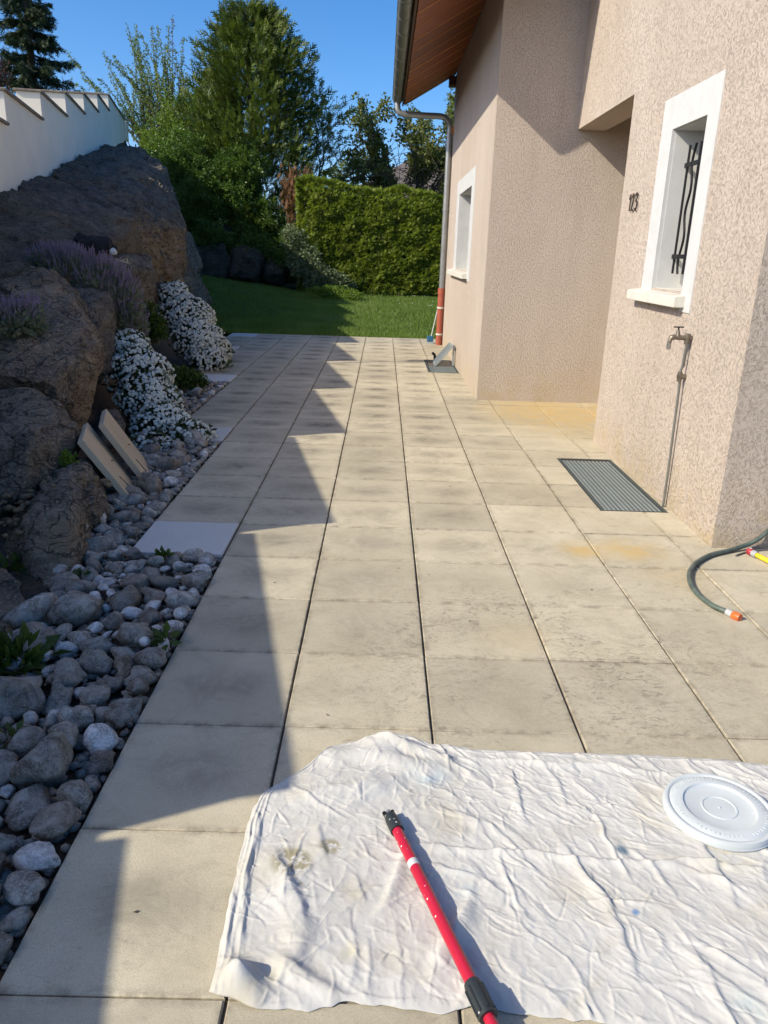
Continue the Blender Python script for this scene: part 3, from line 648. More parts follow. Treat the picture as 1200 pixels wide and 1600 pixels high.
for (rmin, rmax, tries, whitep) in ((.080, .100, 80, 0), (.060, .078, 420, .03), (.045, .060, 2600, .24), (.028, .040, 5200, .6)):
    for _ in range(tries):
        y = .45 + 12*rs.random()**1.7
        xr = pav_x(y); 
        if 8.8 < y: xr = pav_x(y)
        xl = float(lerp_tab(BASE, y)) - .10
        r = rs.uniform(rmin, rmax) * (1 if y < 3.3 else .8 if y < 4.3 else .92)
        if xr - r - xl < .02: continue
        x = rs.uniform(xl, xr - r*.98)
        # keep inside the stepped corner
        if pav_x(y + r) < x + r*.9 and x + r*.9 > pav_x(y + r): continue
        if x + r > pav_x(y - r): continue
        if try_place(y, x, r): stones.append((x, y, r, whitep))
stones.sort(key=lambda s: (s[1]**2 + s[0]**2)**.5 / s[2])
small = []
for idx_, (x, y, r, wp) in enumerate(stones):
    wht = rs.random() < wp * (1.9 if 2.7 < y < 3.9 else .8)
    if idx_ >= 290: small.append((x, y, r, wht)); continue
    o = mobj('river_stone', rs.choice(WHITE if wht else GREY), None, gbed)
    sx = r*rs.uniform(.98, 1.34); sy = r*rs.uniform(.68, .95); szz = r*rs.uniform(.5, .9)
    if wht: sx *= .85; sy *= .85; szz *= .85
    o.scale = (sx, sy, szz); o.rotation_euler = (rs.uniform(-.3, .3), rs.uniform(-.3, .3), rs.uniform(0, 6.28))
    o.location = (x, y, -.035 + szz*.72 + rs.uniform(0, .02) + (.03 if r < .045 and rs.random() < .5 else 0))
    if r > .06 and rs.random() < .5: o.location.z += .012
# small pebbles filling the gaps
n = 5200; SV, SF = [], []
bmq = bmesh.new(); bmesh.ops.create_icosphere(bmq, subdivisions=1, radius=1); TVp = np.array([v.co[:] for v in bmq.verts]); TFp = np.array([[v.index for v in f.verts] for f in bmq.faces]); bmq.free()
def pebbles(P, name, m, parent, kind='stuff'):
    A = []; B = []
    for i, (x, y, z, r) in enumerate(P):
        a = rs.uniform(0, 6.28); ca, sa = math.cos(a), math.sin(a); s3 = np.array([r*1.2, r*.85, r*.65]); v = TVp*s3*(1+.15*nr.standard_normal((len(TVp), 1)))
        v = v @ np.array([[ca, -sa, 0], [sa, ca, 0], [0, 0, 1]]).T + (x, y, z); A.append(v); B.append(TFp + i*len(TVp))
    o = mobj(name, mesh_np(name, np.concatenate(A), np.concatenate(B), True), m, parent); o['kind'] = kind; return o
P_ = []
for _ in range(n):
    y = .6 + 12.2*rs.random()**1.6; xl = float(lerp_tab(BASE, y))-.12; xr = pav_x(y)-.015
    if xr > xl: P_.append((rs.uniform(xl, xr), y, -.028+rs.uniform(0, .015), rs.uniform(.008, .026)))
M['pebb'] = plain('pebble_mix', (.30, .275, .235), .85, var=.5, scale=60)
pebbles(P_ + [(x, y, .0, r*.8) for x, y, r, w_ in small if not w_], 'small_pebbles', M['pebb'], gbed)
if [1 for s in small if s[3]]: pebbles([(x, y, .0, r*.8) for x, y, r, w_ in small if w_], 'white_pebbles', M['cobw'], gbed)
# crumbs of stone on the soil pocket between the boulders
P_ = []
for _ in range(240):
    t = rs.random(); c_ = Vector((-1.844, 3.750, 0.097)).lerp(Vector((-1.800, 4.200, 0.167)), t); P_.append((c_.x+rs.gauss(0, .12), c_.y+rs.gauss(0, .1), c_.z+rs.gauss(0, .05), rs.uniform(.008, .03)))
tag(pebbles(P_, 'soil_crumbs', plain('brown_crumbs', (.20, .14, .08), .95, var=.5, scale=40), None), kind='stuff')

# ------------------------------------------------------------------ two spare paving slabs leaning on the rock
def leaning(o_, u, v, label):
    u = Vector(u).normalized(); v = Vector(v).normalized(); n_ = u.cross(v).normalized()
    if n_.x < 0: n_ = -n_
    s = .5; t = .04; P0 = Vector(o_)
    pts = [P0 - n_*t, P0 + u*s - n_*t, P0 + u*s + v*s - n_*t, P0 + v*s - n_*t, P0, P0+u*s, P0+u*s+v*s, P0+v*s]
    o = MB().hexa([p - P0 for p in pts]).build('leaning_slab', M['slab'], None, bevel=.004); o.location = P0
    for (a, b, c, d) in ((.30, .33, .36, .10), (.55, .5, .70, .46)):
        pa = smoothpath([u*s*a+v*s*b+n_*.001, u*s*(a+c)/2+v*s*(b+d)/2+n_*.001+u*.012, u*s*c+v*s*d+n_*.001], 4)
        MB().tube(pa, .0035, 5).build('surface_crack', M['soil'], o)
    return tag(o, label, 'paving slab', 'spare slabs leaning on the rocks')
leaning((-1.50, 4.57, -.01), (-.288, .958, 0), (-.262, -.079, .42), 'beige paving slab leaning on the rocks, lower and nearer of two')
leaning((-1.515, 4.95, .0), (-.288, .958, 0), (-.262, -.079, .44), 'beige paving slab leaning on the rocks, upper and farther of two')
# ================================================================== PLANTS
def frames(d, roll):
    d = d / np.linalg.norm(d, axis=1, keepdims=True)
    up = np.tile(np.array([0, 0, 1.0]), (len(d), 1)); bad = np.abs(d[:, 2]) > .95; up[bad] = (1, 0, 0)
    y = np.cross(up, d); y /= np.linalg.norm(y, axis=1, keepdims=True); z = np.cross(d, y)
    c, s = np.cos(roll)[:, None], np.sin(roll)[:, None]
    return d, y*c + z*s, z*c - y*s
def place(TV, TF, pos, d, scale, roll=None):
    n = len(pos); roll = nr.uniform(0, 6.28, n) if roll is None else roll
    x, y, z = frames(np.asarray(d, float), roll); s = np.broadcast_to(np.asarray(scale, float), (n,))[:, None, None]
    V = (TV[None, :, 0:1]*x[:, None, :] + TV[None, :, 1:2]*y[:, None, :] + TV[None, :, 2:3]*z[:, None, :])*s + np.asarray(pos)[:, None, :]
    F = TF[None] + (np.arange(n)*len(TV))[:, None, None]
    return V.reshape(-1, 3), F.reshape(-1, TF.shape[1])
def leafobj(name, parts, m, parent=None):
    Vs, Fs, b = [], [], 0
    for V, F in parts: Vs.append(V); Fs.append(F+b); b += len(V)
    return mobj(name, mesh_np(name, np.concatenate(Vs), np.concatenate(Fs)), m, parent)
LEAF = (np.array([(0, 0, 0), (.45, .27, .06), (1, 0, -.05), (.45, -.27, .06)]), np.array([(0, 1, 2, 3)]))
def clusterT(k, spread=1.0, seed=0):
    r = np.random.default_rng(seed); Vs, Fs = [], []
    for i in range(k):
        d = r.standard_normal(3) + (.5, 0, .2); d /= np.linalg.norm(d); p = d*r.uniform(.1, .6)*spread
        V, F = place(*LEAF, p[None], d[None] + r.standard_normal((1, 3))*.3, r.uniform(.45, .7)); Vs.append(V); Fs.append(F + 4*i)
    return np.concatenate(Vs), np.concatenate(Fs)
CL7 = clusterT(7, 1.0, 1); CL5 = clusterT(5, .8, 2)
def sprayT(k=7, droop=.12, wid=.10, seed=3):
    """flat fan of scale-leaf twigs"""
    Vs = []; Fs = []; b = 0
    def quad(p, q, w):
        nonlocal b
        p = np.array(p); q = np.array(q); t = q-p; nrm = np.array([-t[1], t[0], 0]); nrm = nrm/np.linalg.norm(nrm)*w
        Vs.extend([p-nrm*.6, p+nrm*.6, q+nrm*.25, q-nrm*.25]); Fs.append((b, b+1, b+2, b+3)); b += 4
    quad((0, 0, 0), (.5, 0, .03), wid*.7); quad((.5, 0, .03), (1, 0, -droop), wid*.7)
    for i in range(k-2):
        t = .15 + .7*i/(k-2); sgn = 1 if i % 2 else -1
        quad((t, 0, .03*t), (t+.30, sgn*(.36-.2*t), -droop*(t+.3)+.03), wid)
    return np.array(Vs), np.array(Fs)
SPR = sprayT(8); SPRF = sprayT(7, .15, .115)
def tubes(parts, name, m, parent):
    mb = MB()
    for pts, rad, n in parts: mb.tube(pts, rad, n)
    return mb.build(name, m, parent, smooth=True)
M['bark'] = plain('bark', (.075, .058, .042), .95, var=.4, scale=18, bump=.6)
M['barkg'] = plain('bark_grey', (.11, .10, .09), .95, var=.35, scale=18, bump=.5)

# ---------- clipped thuja hedge
hedge = empty('hedge', (1.5, 24.7, .35), 'clipped bright green thuja hedge at the end of the lawn', 'hedge')
HX0, HX1, HYF, HYB = -2.55, 6.0, 24.05, 25.7
def htop(x): return 3.42 - .10*np.maximum(0, x+1.7) + .08*np.sin(x*2.1)
n = 36000
def on_hedge(n):
    x = nr.uniform(HX0, HX1, n); u = nr.random(n)
    z = np.where(u < .8, nr.uniform(.32, 1, n)*htop(x), htop(x)); y = np.where(u < .8, HYF, HYF + nr.random(n)*1.3)
    z = np.where(u < .8, .35 + (htop(x)-.35)*nr.random(n), z)
    d = np.stack([nr.normal(0, .7, n), np.where(u < .8, -.55, -.25), np.where(u < .8, .45, 1.0)+nr.normal(0, .45, n)], -1)
    le = nr.random(n) < .14
    x = np.where(le, HX0, x); y = np.where(le, HYF + nr.random(n)*1.2, y); d[le] = np.stack([-np.ones(le.sum()), nr.normal(-.3, .5, le.sum()), nr.normal(.2, .35, le.sum())], -1)
    # rounded upper and left edges, lumpy face
    e = np.maximum(0, .35 - (htop(x) - z)); y = y + np.where(u < .8, e*.55, 0)
    el_ = np.maximum(0, .45 - (x - HX0)); y = np.where(u < .8, y + el_*.7, y)
    lump = (vnoise(x*2.2+7, z*3.0, 4)-.5)*.20 + (vnoise(x*6, z*8, 6)-.5)*.12
    y = y - lump*np.where(u < .8, 1, .2); z = z + np.where(u < .8, 0, lump*.5)
    return np.stack([x, y, z], -1), d
pos, d = on_hedge(n)
M['thuja'] = mat_leaf('thuja_scale_leaves', ((.12, .165, .022), (.22, .27, .04), (.34, .365, .085)), .38, .55, 2.2)
leafobj('foliage', [place(*SPR, pos - d*.05, d, nr.uniform(.08, .16, n), nr.normal(0, .8, n))], M['thuja'], hedge).location = (-1.5, -24.7, -.35)
mb = MB(); 
for k in range(16):
    x = HX0 + .3 + k*.55; mb.tube([(x, 24.75, .2), (x+.05, 24.8, 1.6), (x, 24.75, 3.0)], [.05, .04, .015], 6)
o = mb.build('stem', M['bark'], hedge, smooth=True); o.location = (-1.5, -24.7, -.35); o['kind'] = 'stuff'
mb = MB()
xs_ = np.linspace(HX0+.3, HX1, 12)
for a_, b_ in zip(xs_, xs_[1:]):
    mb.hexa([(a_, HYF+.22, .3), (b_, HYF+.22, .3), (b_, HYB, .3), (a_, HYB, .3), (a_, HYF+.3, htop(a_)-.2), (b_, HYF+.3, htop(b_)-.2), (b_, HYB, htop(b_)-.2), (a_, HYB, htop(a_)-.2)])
o = mb.build('light_block_core', plain('light_block_dark', (.03, .03, .014), 1, var=.5, scale=30, bump=.8), hedge); o.location = (-1.5, -24.7, -.35)  # solid dark box added inside the hedge to block light

# ---------- variegated ivy and weeds at the foot of the hedge
def shrub(name, label, cat, lobes, n, m, size, stems=None, T=CL7, clump=.0, shell=.55, group=None, updir=.35, rough=.34, nseed=0, core=None):
    c0 = np.array(lobes[0][0]); base = (float(c0[0]), float(c0[1]), float(min(l[0][2]-l[1][2] for l in lobes)))
    e = empty(name, base, label, cat, group)
    vol = np.array([l[1][0]*l[1][1]*l[1][2] for l in lobes])**.67; pick = nr.choice(len(lobes), n, p=vol/vol.sum())
    C = np.array([l[0] for l in lobes])[pick]; Rr = np.array([l[1] for l in lobes])[pick]
    d = nr.standard_normal((n, 3)); d /= np.linalg.norm(d, axis=1, keepdims=True)
    rad = 1 - shell*nr.random(n)**1.6
    lump = 1 + rough*2*(vnoise(d[:, 0]*3.1+pick*5.3+nseed, d[:, 2]*3.1+d[:, 1]*2.7, 8)-.5) + rough*(vnoise(d[:, 0]*8+pick, d[:, 2]*8+d[:, 1]*6, 12)-.5)
    p = C + d*Rr*(rad*lump)[:, None]
    gap = vnoise(p[:, 0]*2.4+p[:, 1]*1.7+nseed, p[:, 2]*2.6-p[:, 1], 14)*.65 + vnoise(p[:, 0]*5.5, p[:, 2]*5.5+p[:, 1]*3, 15)*.35
    kp = (gap > .40) | (rad < .72); p, d, pick = p[kp], d[kp], pick[kp]; n = len(p)
    dd = d + nr.standard_normal((len(d), 3))*.45; dd[:, 2] += updir
    o = leafobj('foliage', [place(*T, p, dd, nr.uniform(.7, 1.25, n)*size)], m, e); o.location = -e.location
    if stems:
        o = tubes(stems, 'trunk', M['bark'], e); o.location = -e.location
    return e
M['ivy'] = mat_leaf('variegated_ivy', ((.05, .08, .03), (.16, .20, .10), (.42, .45, .30)), .2, .5, 9)
shrub('ivy', 'pale variegated ivy at the left foot of the hedge', 'ivy', [((-2.3, 23.95, 1.15), (.45, .25, .55)), ((-1.75, 23.85, .75), (.5, .25, .38)), ((-1.2, 23.85, .6), (.35, .2, .25)), ((-2.7, 24.1, 1.75), (.35, .3, .5))], 1500, M['ivy'], .11)
M['lime'] = mat_leaf('lime_weeds', ((.09, .15, .02), (.15, .23, .03), (.22, .28, .05)), .3, .5, 6)
shrub('leafy_weeds', 'lime green leafy weeds at the edge of the lawn before the ivy', 'weeds', [((-1.55, 22.6, .42), (.55, .3, .16)), ((-.9, 22.3, .36), (.35, .25, .12))], 500, M['lime'], .09)

# ---------- tall conifer with a dead brown branch
con = empty('conifer', (-4.1, 27, .4), 'tall dark green conifer with ragged pointed top behind the lawn', 'tree')
def cw(o): o.location = -con.location; return o
trunkp = [(-4.1, 27, .2), (-4.15, 27, 3), (-4.3, 27, 6), (-4.4, 27, 8.2)]
cw(tubes([(trunkp, [.2, .16, .1, .03], 8)], 'trunk', M['bark'], con))
prof = [(.4, 1.3), (1.2, 1.9), (2.5, 2.2), (4.0, 2.35), (5.0, 2.25), (5.8, 2.1), (6.6, 1.8), (7.2, 1.55), (7.7, 1.2), (8.2, .75), (8.6, .3), (8.9, .08)]
pos, dr, sc = [], [], []
for b in range(2300):
    z = .5 + 7.9*rnd.random()**1.05; R_ = np.interp(z, [q[0] for q in prof], [q[1] for q in prof]); az = rnd.uniform(0, 6.283)
    Rb = R_*rnd.uniform(.55, 1.1)*(.72 + .62*float(vnoise(np.array([az*1.9]), np.array([z*1.35]), 33)[0])); zz0 = z - Rb*rnd.uniform(.35, .75)
    if math.cos(az) > .3 and 3.5 < z < 5.8: Rb *= 1.12
    if float(vnoise(np.array([az*2.6+3]), np.array([z*1.9]), 35)[0]) < .33: continue
    for t in np.linspace(.35, 1.0, 14):
        px_ = -4.1 - .012*z + math.cos(az)*Rb*t; py_ = 27 + math.sin(az)*Rb*t*.9; pz_ = zz0 + (z - zz0)*t**1.3
        j_ = .14*(1.1-t)+.05
        pos.append((px_+rnd.gauss(0, j_), py_+rnd.gauss(0, j_), pz_+rnd.gauss(0, j_))); dr.append((math.cos(az)*.95+rnd.gauss(0, .3), math.sin(az)*.95+rnd.gauss(0, .3), .8+rnd.gauss(0, .3))); sc.append(rnd.uniform(.14, .25)*(1.45 if t > .9 else 1))
# leaders that break the outline
for (lx, lz0, lz1) in ((-4.15, 7.0, 8.8), (-5.25, 6.2, 8.5), (-4.8, 6.4, 8.1), (-3.45, 6.3, 7.9), (-2.85, 5.5, 7.1), (-5.65, 5.0, 7.0), (-2.25, 4.9, 6.4), (-4.45, 7.0, 8.5), (-1.95, 4.2, 5.5), (-3.05, 6.0, 7.5), (-5.05, 5.6, 7.9), (-3.8, 6.8, 8.3), (-2.5, 4.8, 6.6), (-5.9, 4.6, 6.2)):
    for t in np.linspace(0, 1, 60):
        w_ = .26*(1-t)+.025; pos.append((lx+rnd.gauss(0, w_)+.15*t, 27+rnd.gauss(0, w_), lz0+(lz1-lz0)*t)); dr.append((rnd.gauss(0, .45), rnd.gauss(0, .45), 1)); sc.append(rnd.uniform(.12, .24))
M['con'] = mat_leaf('conifer_scale_leaves', ((.042, .066, .014), (.09, .125, .022), (.165, .19, .038)), .2, .6, 1.1)
cw(leafobj('foliage', [place(*SPRF, np.array(pos), np.array(dr), np.array(sc))], M['con'], con))
pos, dr, sc = [], [], []
for b in range(70):
    x0 = -2.72+rnd.gauss(0, .22); z0 = rnd.uniform(3.1, 4.0); ln_ = rnd.uniform(.3, 1.25)
    for t in np.linspace(0, 1, 9):
        pos.append((x0+rnd.gauss(0, .05)+.12*t, 25.0+rnd.gauss(0, .12), z0-ln_*t)); dr.append((rnd.gauss(0, .4), rnd.gauss(0, .4), -1.2)); sc.append(rnd.uniform(.09, .2))
dead = cw(leafobj('dead_branch', [place(*SPRF, np.array(pos), np.array(dr), np.array(sc))], mat_leaf('dead_needles', ((.10, .05, .022), (.19, .095, .045), (.28, .15, .08)), .15, .9, 5), con))
dead['label'] = 'hanging brown dead branch'

# ---------- broadleaf shrubs under and left of the conifer
M['leafA'] = mat_leaf('privet_leaves', ((.06, .105, .018), (.115, .175, .028), (.19, .245, .05)), .35, .42, 1.6)
M['leafB'] = mat_leaf('bright_shrub_leaves', ((.055, .105, .022), (.095, .165, .032), (.165, .24, .065)), .3, .4, 1.4)
shrub('shrub', 'broad yellow green shrub behind the end of the white wall', 'shrub',
      [((-7.4, 27.6, 3.6), (1.3, 1.0, 1.6)), ((-6.3, 27.2, 4.6), (1.3, 1.0, 1.4)), ((-5.5, 27, 3.4), (1.2, 1.0, 1.8)), ((-8.0, 27.6, 2.4), (1.0, .9, 1.6)), ((-5.3, 27.4, 5.4), (.9, .8, .9)), ((-6.8, 27, 2.0), (1.3, .9, 1.3))], 21000, M['leafA'], .135,
      [([(-6.6, 27.5, 0), (-6.4, 27.5, 2), (-6.2, 27.4, 4.4)], [.12, .09, .03], 7), ([(-6.5, 27.5, .5), (-7.4, 27.6, 3.4)], [.08, .03], 6)], shell=.75)
shrub('shrub', 'mid green dense shrub in front of the conifer above the shaded rocks', 'shrub',
      [((-4.9, 25.6, 2.9), (1.1, .7, 1.2)), ((-3.9, 25.4, 2.0), (1.1, .6, 1.0)), ((-4.4, 25.7, 3.9), (.8, .6, .7)), ((-5.6, 25.8, 1.8), (1.2, .7, 1.1)), ((-3.2, 25.2, 1.35), (.7, .5, .7)), ((-6.5, 25.1, 1.9), (1.0, .75, 1.3)), ((-5.6, 25.0, 1.5), (1.0, .6, 1.05)), ((-7.1, 25.0, 2.9), (.7, .65, 1.2)), ((-5.8, 25.3, 2.8), (1.0, .7, 1.0)), ((-4.6, 24.95, 1.2), (.8, .5, .7)), ((-6.3, 25.6, 3.9), (.9, .7, .8)), ((-5.1, 24.35, 1.75), (.8, .35, .45)), ((-3.9, 24.4, 1.5), (.7, .35, .4)), ((-3.1, 24.4, 1.2), (.4, .3, .35))], 30000, M['leafB'], .12,
      [([(-4.6, 25.7, .3), (-4.7, 25.7, 1.6), (-4.9, 25.6, 3)], [.09, .06, .02], 7)], shell=.7)
# ---------- whip shrub with long pale shoots
def whips(label, bx, by, bz, n, spread, lmin, lmax, m, m2=None, seed=1, bias=0):
    e = empty('whip_shrub', (bx, by, 0), label, 'shrub'); rr = random.Random(seed); st = []; pos, dr, sc = [], [], []; pos2, dr2, sc2 = [], [], []
    for i in range(n):
        a = rr.gauss(bias, spread); L = rr.uniform(lmin, lmax); dy_ = rr.gauss(0, .3); p = Vector((bx + rr.gauss(0, .5), by + rr.gauss(0, .4), bz + rr.uniform(-.4, .3)))
        pts = []; v = Vector((math.sin(a), dy_*.6, math.cos(a))).normalized()
        for k in range(9):
            pts.append(p.copy()); p = p + v*L/8; v = (v + Vector((rr.gauss(0, .06)+.02*math.sin(a), rr.gauss(0, .05), -.01))).normalized()
        st.append((pts, [.016*(1-k/9)+.003 for k in range(9)], 4))
        P_ = np.array([list(q) for q in pts])
        for t in np.linspace(.12, 1, int(26*L)):
            k = min(int(t*8), 7); f = t*8-k; q = P_[k]*(1-f)+P_[k+1]*f; dd = P_[k+1]-P_[k]; dd = dd/np.linalg.norm(dd) + nr.standard_normal(3)*.55
            purple = m2 is not None and a > .25 and t > .55 and rr.random() < .8
            if purple and rr.random() < .5: continue
            (pos2 if purple else pos).append(q + nr.standard_normal(3)*.025); (dr2 if purple else dr).append(dd); (sc2 if purple else sc).append(rr.uniform(.07, .14))
    o = tubes(st, 'stems', M['barkg'], e); o.location = -e.location
    o = leafobj('foliage', [place(*CL5, np.array(pos), np.array(dr), np.array(sc))], m, e); o.location = -e.location
    if pos2: o = leafobj('young_red_leaves', [place(*CL5, np.array(pos2), np.array(dr2), np.array(sc2)*.8)], m2, e); o.location = -e.location
    return e
M['whip'] = mat_leaf('whip_leaves', ((.10, .14, .04), (.16, .21, .065), (.24, .28, .10)), .35, .5, 2)
M['purp'] = mat_leaf('reddish_leaves', ((.06, .022, .025), (.10, .04, .04), (.15, .07, .06)), .25, .5, 2)
whips('feathery pale green shrub with long upright shoots over the wall end', -7.6, 28.8, 4.6, 85, .42, 1.6, 3.9, M['whip'], M['purp'], 3, -.12)
# ---------- nearly bare magnolia-like twigs right of the conifer
def branchy(e, p, v, L, r, depth, rr, tub, tips, split=3, bend=.35, shrink=.68):
    pts = [p.copy()]; rad = [r]; k = 5
    for i in range(k):
        v = (v + Vector((rr.gauss(0, bend), rr.gauss(0, bend), rr.gauss(.03, bend)))*.45).normalized(); p = p + v*L/k; pts.append(p.copy()); rad.append(r*(1-.55*(i+1)/k))
        if depth and i >= 1 and rr.random() < .75:
            s = (v + Vector((rr.gauss(0, .7), rr.gauss(0, .7), rr.gauss(.15, .5)))).normalized(); branchy(e, p.copy(), s, L*shrink*rr.uniform(.7, 1.1), r*.55, depth-1, rr, tub, tips, split, bend, shrink)
    tub.append((pts, rad, 5 if r < .03 else 7)); tips.extend((q, v.copy()) for q in pts[2:])
mag = empty('bare_tree', (-2.1, 28.2, .4), 'nearly bare twiggy tree against the sky right of the conifer', 'tree')
tub, tips = [], []; rr = random.Random(17)
for (vx, vz, L) in ((.55, .5, 1.9), (.8, .25, 1.7), (.35, .8, 2.0), (.9, .05, 1.3), (.15, .9, 1.7)):
    branchy(mag, Vector((-2.35, 28.2, 3.6)), Vector((vx, rr.gauss(0, .2), vz)).normalized(), L, .03, 2, rr, tub, tips, bend=.35)
tub.append(([(-2.3, 28.2, .2), (-2.4, 28.2, 2), (-2.35, 28.2, 3.65)], [.09, .06, .035], 7))
tubes(tub, 'trunk', M['bark'], mag).location = -mag.location
sel = [tips[i] for i in range(0, len(tips), 3)]
bud = leafobj('buds', [place(*CL5, np.array([list(p) for p, v in sel]), np.array([list(v) for p, v in sel]), nr.uniform(.06, .13, len(sel)))], mat_leaf('dark_buds', ((.03, .05, .02), (.06, .085, .03), (.12, .12, .05)), .2, .5, 5), mag)
_o = bud; _o.location = -mag.location; _o['kind'] = 'stuff'
# ---------- fruit tree behind the hedge, right
fr = empty('fruit_tree', (1.3, 30, .4), 'fruit tree with sparse yellow green leaves behind the hedge by the house', 'tree')
tub, tips = [], []; rr = random.Random(23)
for a in np.linspace(-1.35, 1.15, 13):
    branchy(fr, Vector((1.0, 30, 2.6)), Vector((math.sin(a)*1.05, rr.gauss(0, .35), math.cos(a)*.95+.1)).normalized(), rr.uniform(2.3, 2.9), .065, 2, rr, tub, tips, bend=.3, shrink=.6)
tub.append(([(1.1, 30, .2), (1.0, 30, 2.65)], [.16, .1], 8))
tubes(tub, 'trunk', M['bark'], fr).location = -fr.location
nt = len(tips); ii = nr.choice(nt, 5200); P_ = np.array([list(tips[i][0]) for i in ii]); kk_ = (P_[:, 2] > 3.6) | (nr.random(len(P_)) < .35); P_ = P_[kk_]; D_ = np.array([list(tips[i][1]) for i in ii])[kk_]
M['fruit'] = mat_leaf('fruit_tree_leaves', ((.08, .10, .02), (.14, .16, .04), (.25, .25, .09)), .3, .45, 3)
leafobj('foliage', [place(*CL5, P_ + nr.standard_normal(P_.shape)*.10, D_*.6 + nr.standard_normal(P_.shape)*.6, nr.uniform(.15, .28, len(P_)))], M['fruit'], fr).location = -fr.location
tw = []
for i in range(260):
    p = Vector((1.7+rr.gauss(0, 1.0), 29.2+rr.gauss(0, .5), 3.9+rr.gauss(0, .55))); v = Vector((rr.gauss(0, 1), rr.gauss(0, .6), rr.gauss(0, .6))).normalized(); tw.append(([p, p+v*.35+Vector((0, 0, .05)), p+v*.8], [.012, .009, .003], 4))
o = tubes(tw, 'tangled_twigs', M['bark'], fr); o.location = -fr.location; o['kind'] = 'stuff'
# ---------- spruce far left, purple plum beside it
sp = empty('spruce', (-18.4, 45, 0), 'dark blue green spruce standing far behind the white wall', 'tree')
tubes([([(-18.4, 45, 0), (-18.4, 45, 9), (-18.4, 45, 16.5)], [.35, .22, .03], 8)], 'trunk', M['bark'], sp).location = -sp.location
pos, dr, sc = [], [], []; rr = random.Random(9); lim = []
z = 6.2
while z < 16.3:
    R_ = max(.25, (16.6-z)*.33)
    for b in range(6):
        az = rr.uniform(0, 6.283); Rb = R_*rr.uniform(.65, 1.15); pts = []
        for t in np.linspace(0, 1, 7): pts.append((-18.4+math.cos(az)*Rb*t, 45+math.sin(az)*Rb*t, z - .38*Rb*t + .28*Rb*t**2.6))
        lim.append((pts, [.035*(1-k/7)+.008 for k in range(7)], 4)); P_ = np.array(pts)
        for t in np.linspace(.12, 1, int(10+Rb*14)):
            k = min(int(t*6), 5); f = t*6-k; q = P_[k]*(1-f)+P_[k+1]*f
            for _ in range(3):
                pos.append(q + np.array([rr.gauss(0, .07), rr.gauss(0, .07), -abs(rr.gauss(0, .14))])); dr.append((math.cos(az)*.8+rr.gauss(0, .5), math.sin(az)*.8+rr.gauss(0, .5), -.45+rr.gauss(0, .35))); sc.append(rr.uniform(.22, .42))
    z += rr.uniform(.38, .6)
_o = tubes(lim, 'limbs', M['bark'], sp); _o.location = -sp.location; _o['kind'] = 'stuff'
M['spruce'] = mat_leaf('spruce_needles', ((.018, .034, .016), (.034, .058, .026), (.055, .08, .038)), .1, .65, .8)
leafobj('foliage', [place(*SPRF, np.array(pos), np.array(dr), np.array(sc))], M['spruce'], sp).location = -sp.location
shrub('plum_tree', 'small dark red leaved tree behind the wall at the left edge', 'tree', [((-15.6, 34, 7.6), (.8, .7, .9)), ((-16.4, 34, 8.1), (.8, .7, 1.0)), ((-15.9, 34, 6.6), (.9, .7, .7))], 900, M['purp'], .17, [([(-16, 34, 0), (-16, 34, 5), (-15.9, 34, 8)], [.16, .1, .03], 7), ([(-16, 34, 5), (-16.5, 34, 8.6)], [.06, .01], 5), ([(-16, 34, 5), (-15.3, 34, 8.2)], [.06, .01], 5)], shell=.95)
# ---------- neighbouring house beyond the hedge
nb = empty('neighbour_house', (3, 47, 0), 'neighbouring house with a grey brown tiled roof beyond the hedge', 'house')
def nbp(mb, nm_, m): o = mb.build(nm_, m, nb); o.location = (-3, -47, 0); return o
nbp(MB().box((-2.6, 44, 0), (9, 52, 4.2)), 'wall', plain('neighbour_render', (.5, .45, .38), .9))
rf = NT('neighbour_roof_tiles'); rp = rf.geo(); wv = rf.n('ShaderNodeTexWave', wave_type='BANDS', bands_direction='Z', i_Scale=2.2, i_Distortion=.4); rf.l(rp, wv.inputs['Vector'])
rf.fin(rf.mix(rf.ramp(rf.noise(rp, 3, 4), (.3, 0.0), (.7, 1.0)), (.10, .085, .078), (.155, .13, .12)), .9, rf.bump(wv.outputs['Fac'], .6, .05))
nbp(MB().add([(-2.6, 43.4, 4.15), (9.6, 43.4, 4.15), (9.6, 52.6, 4.15), (-2.6, 52.6, 4.15), (2.2, 48, 7.0), (5, 48, 7.0)], [(0, 1, 5, 4), (1, 2, 5), (2, 3, 4, 5), (3, 0, 4), (0, 3, 2, 1)]), 'roof', rf.m)

# ================================================================== ROCK GARDEN PLANTS
HEAD = []
_f = []; _b = 0
for (ax, az_) in [(0, 0)] + [(k*1.0472, .75) for k in range(6)]:
    c = np.array([math.sin(az_)*math.cos(ax), math.sin(az_)*math.sin(ax), math.cos(az_)])*.55; n_ = c/np.linalg.norm(c) if np.linalg.norm(c) else np.array([0, 0, 1.])
    t1 = np.cross(n_, (.3, .9, .2)); t1 /= np.linalg.norm(t1); t2 = np.cross(n_, t1)
    HEAD += [c+t1*.52, c+t2*.52, c-t1*.52, c-t2*.52]; _f.append((_b, _b+1, _b+2, _b+3)); _b += 4
HEAD = np.array(HEAD)[:, [2, 0, 1]]; HEADF = np.array(_f)      # local +X is the outward axis
M['petal'] = mat_leaf('white_petals', ((.66, .66, .62), (.76, .76, .73), (.82, .82, .80)), .15, .6, 20)
M['dkleaf'] = mat_leaf('evergreen_needles', ((.022, .036, .012), (.04, .062, .018), (.065, .09, .028)), .15, .55, 14)
